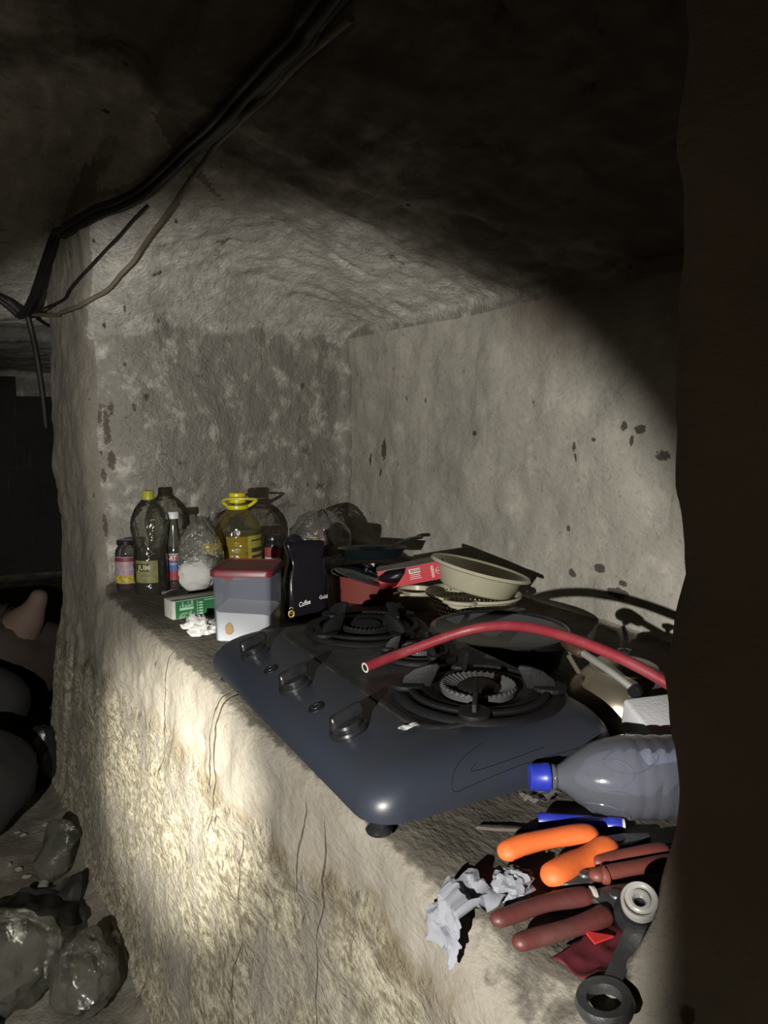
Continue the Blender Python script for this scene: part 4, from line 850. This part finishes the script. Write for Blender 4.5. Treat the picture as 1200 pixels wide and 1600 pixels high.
c_ = thing('blue_marker', 'deep blue plastic tube lying under the fallen water bottle', 'marker', (0.612, 0.645, SH + 0.0105))
c_.rotation_euler = (0, 0, R(-36))
G().lathe([(0, -0.050), (0.0085, -0.050), (0.0095, -0.047), (0.0098, 0.010), (0.0085, 0.014), (0.0085, 0.030), (0.0098, 0.032), (0.0098, 0.046)], 24, RY(90)).obj('tube_body', BLUE, c_)
G().lathe([(0.0088, 0.046), (0.0088, 0.0495), (0.007, 0.0505), (0, 0.0505)], 24, RY(90)).obj('white_end', mat('pale plug', (0.5, 0.5, 0.48), 0.5), c_)

c_ = thing('socket_driver', 'black socket tool standing by the wall, its silver ring facing up', 'wrench', (0.540, 0.486, SH + 0.010)); c_.scale = (1.15, 1.15, 1.15)
c_.rotation_mode = 'QUATERNION'; c_.rotation_quaternion = Vector((-0.42, -0.36, 0.83)).to_track_quat('Z', 'Y')
G().lathe([(0, 0.0), (0.020, 0.0), (0.0215, 0.004), (0.0205, 0.012), (0.015, 0.014), (0.0145, 0.030), (0, 0.030)], 32).obj('black_body', BLK, c_)
G().lathe([(0.0145, 0.026), (0.0150, 0.036), (0.0140, 0.038), (0.0125, 0.0375), (0.0118, 0.035), (0.0085, 0.035), (0.0080, 0.0375), (0.0060, 0.0375), (0.0045, 0.034), (0.0045, 0.028)], 32).obj('silver_ring', mat('polished ring', (0.55, 0.54, 0.51), 0.35, 0.45), c_)

c_ = thing('folded_wrapper', 'dark maroon folded wrapper with a bright red corner by the spanner', 'wrapper', (0.480, 0.470, SH + 0.003), R(8))
sheet(0.085, 0.050, 23, 22, 16, 0.010, 14, ragged=0.1).obj('maroon_sheet', mat('maroon foil', (0.085, 0.016, 0.022), 0.4), c_, solid=0.0006)
G().prism([(-0.002, 0.010), (0.020, 0.006), (0.004, 0.026)], 0.0070, 0.0090).obj('red_corner', mat('bright red corner', (0.50, 0.03, 0.03), 0.5), c_)

c_ = thing('ring_spanner', 'grey ring spanner hanging over the broken edge of the shelf', 'spanner', (0.436, 0.425, SH + 0.008), (R(-6), R(-6), R(28)))
G().lathe([(0.0145, -0.005), (0.0225, -0.006), (0.0245, 0.0), (0.0225, 0.006), (0.0145, 0.005), (0.0135, 0), (0.0145, -0.005)], 40).obj('ring_head', DARKST, c_)
G().rings([[(x, y, z) for x, y, z in [(0.020, -0.008, -0.004), (0.020, 0.008, -0.004), (0.020, 0.008, 0.005), (0.020, -0.008, 0.005)]], [(0.032, -0.008, -0.003), (0.032, 0.008, -0.003), (0.032, 0.008, 0.004), (0.032, -0.008, 0.004)], [(0.10, -0.009, -0.002), (0.10, 0.009, -0.002), (0.10, 0.009, 0.004), (0.10, -0.009, 0.004)]], True, True).obj('shank', DARKST, c_, smooth=False)

t_ = tag(paper(0.022, 0.021, 0.015, 31).obj('crumpled_tissue', GREYP, None, angle=25), 'crumpled grey-white tissue lump beside the orange pliers', 'tissue'); t_.location = (0.463, 0.588, SH + 0.001)
t_ = tag(paper(0.013, 0.007, 0.005, 37, 16, 10).obj('tissue_scrap', GREYP, None, angle=25), 'tiny white tissue scrap at the tip of the brick red pliers', 'tissue'); t_.location = (0.498, 0.558, SH + 0.001)
def droop(x, y, z):
    if x > 0.012: return (x, y, z * 0.8)
    t = x - 0.012; return (0.012 + t * 0.22 - z * 0.8, y, z * 0.5 + t * 0.92)
t_ = tag(sheet(0.090, 0.052, 41, 30, 24, 0.011, 34, droop=droop, ragged=0.22).obj('crumpled_tissue', GREYP, None, angle=20), 'damp grey tissue draped over the shelf edge onto its front face', 'tissue'); t_.location = (0.393, 0.597, SH + 0.002)

# thin splinters and strips between the tools
SPL = mat('dark splinter', (0.085, 0.072, 0.055), 0.8, noise=0.5, bump=0.5)
for i, (x, y, z, L_, a, ww) in enumerate(((0.650, 0.585, 0.001, 0.085, -22, 0.008), (0.655, 0.570, 0.001, 0.075, -8, 0.006), (0.600, 0.520, 0.001, 0.060, 10, 0.007), (0.565, 0.640, 0.001, 0.050, 30, 0.005), (0.535, 0.690, 0.0005, 0.070, -35, 0.010))):
    t_ = tag(G().prism([(-L_ / 2, -ww / 3), (-L_ / 6, -ww / 2), (L_ / 2, -ww / 5), (L_ / 2 * 0.9, ww / 3), (0, ww / 2), (-L_ / 2 * 0.9, ww / 4)], 0, 0.004, None, 0.0008).obj('wood_splinter', SPL, None), ('dark splinter behind the brick red pliers, nearest the water bottle', 'dark splinter just behind the brick red handles', 'dark splinter between the brick red and maroon pliers', 'short dark splinter behind the orange pliers', 'broad dark splinter between the stove foot and the orange pliers')[i], 'splinter', 'splinters among the tools')
    t_.location = (x, y, SH + z); t_.rotation_euler = (0, 0, R(a))

# ------------------------------------------------------------------ cables along the vault
CAB = mat('black cable sheath', (0.012, 0.011, 0.010), 0.55, dust=0.3, nscale=20, dcol=(0.03, 0.027, 0.022)); TAN = mat('dusty brown cable', (0.13, 0.10, 0.07), 0.6, dust=0.4, nscale=20, dcol=(0.18, 0.15, 0.11))
main = [(-0.35, 2.93, 1.76), (0.03, 2.95, 1.715), (0.13, 2.94, 1.678), (0.194, 2.92, 1.640), *snap([(0.268, 2.563, 1.820), (0.341, 2.298, 1.845), (0.421, 2.087, 1.868), (0.461, 1.585, 1.870), (0.466, 1.204, 1.862), (0.462, 1.045, 1.858)], 0.012)]
main += [main[-1] + Vector((0.0, -0.3, 0.02)), main[-1] + Vector((0, -0.7, 0.02))]
c_ = thing('cable_bundle', 'thick black cable bundle running across the vault down to the dark doorway', 'cable', (0, 0, 0))
for k_, (ox, oz) in enumerate(((0, 0), (0.014, 0.004), (-0.013, 0.005), (0.003, 0.014), (0.024, -0.004))):
    pts = [Vector(p) + Vector((ox * (0.6 if i < 5 else 1), 0, -abs(oz) + 0.002 * math.sin(i * 0.5 + k_ * 2))) for i, p in enumerate(main)]
    G().tube(spline(pts, 3), 0.0088, 10).obj('strand', CAB, c_)
pts = [(0.195, 2.92, 1.64), (0.208, 2.93, 1.58), (0.222, 2.96, 1.50), (0.236, 2.99, 1.38), (0.245, 3.02, 1.25)]
G().tube(spline(pts, 6), 0.010, 10).obj('hanging_tail', CAB, c_)
tag(G().tube(spline([(0.205, 2.92, 1.635), *snap([(0.297, 2.753, 1.662), (0.36, 2.42, 1.745), (0.444, 2.128, 1.840)], 0.008)], 8), 0.0042, 8).obj('thin_cable', CAB, None), 'thin black cable hanging just under the thick bundle', 'cable')
tag(G().tube(spline([(0.215, 2.92, 1.632), *snap([(0.300, 2.94, 1.636), (0.358, 2.80, 1.655), (0.420, 2.60, 1.695), (0.448, 2.40, 1.745), (0.498, 2.077, 1.845), (0.490, 1.654, 1.858), (0.492, 1.217, 1.850), (0.500, 1.025, 1.845)], 0.012)], 8), 0.0065, 10).obj('brown_cable', TAN, None), 'dusty brown cable looping lowest beneath the black bundle', 'cable')

# ------------------------------------------------------------------ things on the floor, left
SACK = mat('dark woven sack', (0.016, 0.0155, 0.015), 0.8, bump=0.6, bscale=30, noise=0.4, nscale=10)
t_ = tag(blob(0.26, 0.24, 0.21, 3, 0.20, 4, 44, 30, 0.08, -0.15, 0.15).obj('dark_sack', SACK, None), 'dark bulging sack on the floor left of the shelf wall, the nearer of two', 'sack'); t_.location = (-0.135, 2.60, 0.005)
t_ = tag(blob(0.24, 0.13, 0.20, 7, 0.20, 4, 44, 30, 0.08, -0.16, 0.16).obj('dark_sack', SACK, None), 'dark sack on the floor in the doorway, behind the nearer sack', 'sack'); t_.location = (-0.10, 3.18, 0.005)
t_ = tag(sheet(0.22, 0.12, 51, 26, 18, 0.05, 8).obj('pink_cloth', mat('dirty pink cloth', (0.30, 0.22, 0.21), 0.8), None, angle=180), 'dirty pinkish cloth strip lying between the two dark sacks', 'cloth'); t_.location = (-0.01, 3.0, 0.002)
t_ = tag(blob(0.075, 0.07, 0.10, 17, 0.25, 5, 30, 20, 0.1, -0.1, 0.1).obj('black_bundle', mat('black plastic', (0.012, 0.012, 0.012), 0.35, bump=0.8, bscale=20), None), 'small black plastic bundle against the wall foot between the sacks', 'bundle'); t_.location = (0.160, 2.84, 0.004)
BRN = mat('brown cloth', (0.040, 0.027, 0.020), 0.8, bump=0.6, bscale=25)
c_ = thing('cloth_bundle', 'brown cloth bundle with a raised rumpled end beside the doorway edge', 'bundle', (-0.10, 3.62, 0.0))
blob(0.42, 0.20, 0.26, 13, 0.14, 4, 44, 30, 0.06, -0.24, 0.25).obj('bundle_body', BRN, c_, angle=60)
o1 = G().tube(spline([(0.22, -0.06, 0.36), (0.28, -0.09, 0.44), (0.315, -0.11, 0.51), (0.325, -0.12, 0.555)], 5), [0.10, 0.095, 0.09, 0.082, 0.074, 0.068, 0.06, 0.052, 0.046, 0.042, 0.040, 0.038, 0.036, 0.032, 0.026, 0.016], 18).obj('raised_end', mat('pale brown cloth', (0.15, 0.10, 0.08), 0.8, bump=0.5, bscale=40), c_)
for i in range(5): G().tube(spline([(-0.02 + 0.045 * i, -0.10, 0.455), (0.005 + 0.045 * i, -0.06, 0.480), (0.02 + 0.045 * i, 0.0, 0.478)], 5), 0.012, 8).obj('fold', BRN, c_)

FB = clear('dull clear film', (0.74, 0.74, 0.69), 0.30, (0.15, 0.15, 0.13), 0.25, 0.7, 0.6, 16)
for nm, lab_, loc, dims, sd in (('plastic_bag', 'clear crumpled plastic bag in the bottom left corner of the floor', (-0.02, 1.79, 0.004), (0.125, 0.12, 0.10), 61),
                                 ('plastic_bag', 'grey plastic bag against the wall foot, right of the corner bag', (0.155, 1.70, 0.004), (0.07, 0.12, 0.075), 67)):
    t_ = tag(blob(dims[0], dims[1], dims[2], sd, 0.40, 4, 50, 34, 0.14, -dims[2] * 0.75, dims[2] * 0.75).obj(nm, FB, None, angle=35), lab_, 'plastic bag'); t_.location = loc
t_ = tag(blob(0.05, 0.04, 0.035, 71, 0.25, 5, 26, 18, 0.1, -0.02, 0.02).obj('white_cloth_lump', mat('grey white cloth', (0.28, 0.28, 0.29), 0.8), None), 'grey-white lump of cloth at the left edge, under the clear corner bag', 'cloth'); t_.location = (-0.075, 1.655, 0.012)
t_ = tag(sheet(0.26, 0.16, 77, 26, 20, 0.05, 7).obj('black_sheet', mat('black film', (0.02, 0.02, 0.019), 0.5), None, angle=180), 'black plastic sheet behind the clear bag by the wall foot', 'sheet'); t_.location = (0.06, 2.02, 0.004)
c_ = thing('crushed_bottle', 'crushed clear plastic bottle on the floor against the shelf wall', 'bottle', (0.145, 2.26, 0.045), (0, R(80), R(70)))
G().lathe([(0.011, -0.115), (0.011, -0.100), (0.018, -0.090), (0.040, -0.060), (0.046, -0.02), (0.044, 0.02), (0.047, 0.06), (0.046, 0.095), (0.02, 0.1), (0, 0.1)], 28, fn=lambda a, z: 1 + 0.16 * math.sin(2 * a + 30 * z) + 0.08 * math.sin(5 * a - 50 * z)).obj('bottle_skin', FB, c_, angle=40)
G().lathe([(0, -0.128), (0.013, -0.128), (0.0135, -0.112), (0, -0.112)], 20).obj('cap', mat('grey cap', (0.14, 0.14, 0.13), 0.5), c_)
DEB = mat('floor debris', (0.16, 0.145, 0.12), 0.9)
random.seed(5)
for i in range(14):
    t_ = tag(blob(random.uniform(0.006, 0.014), random.uniform(0.006, 0.012), random.uniform(0.004, 0.008), 80 + i, 0.35, 4, 10, 7).obj('stone_chip', DEB, None, smooth=False), 'small stone chip scattered on the dusty floor', 'stone', 'stone chips on the floor')
    t_.location = (random.uniform(0.03, 0.19), random.uniform(1.9, 2.55), 0.004)
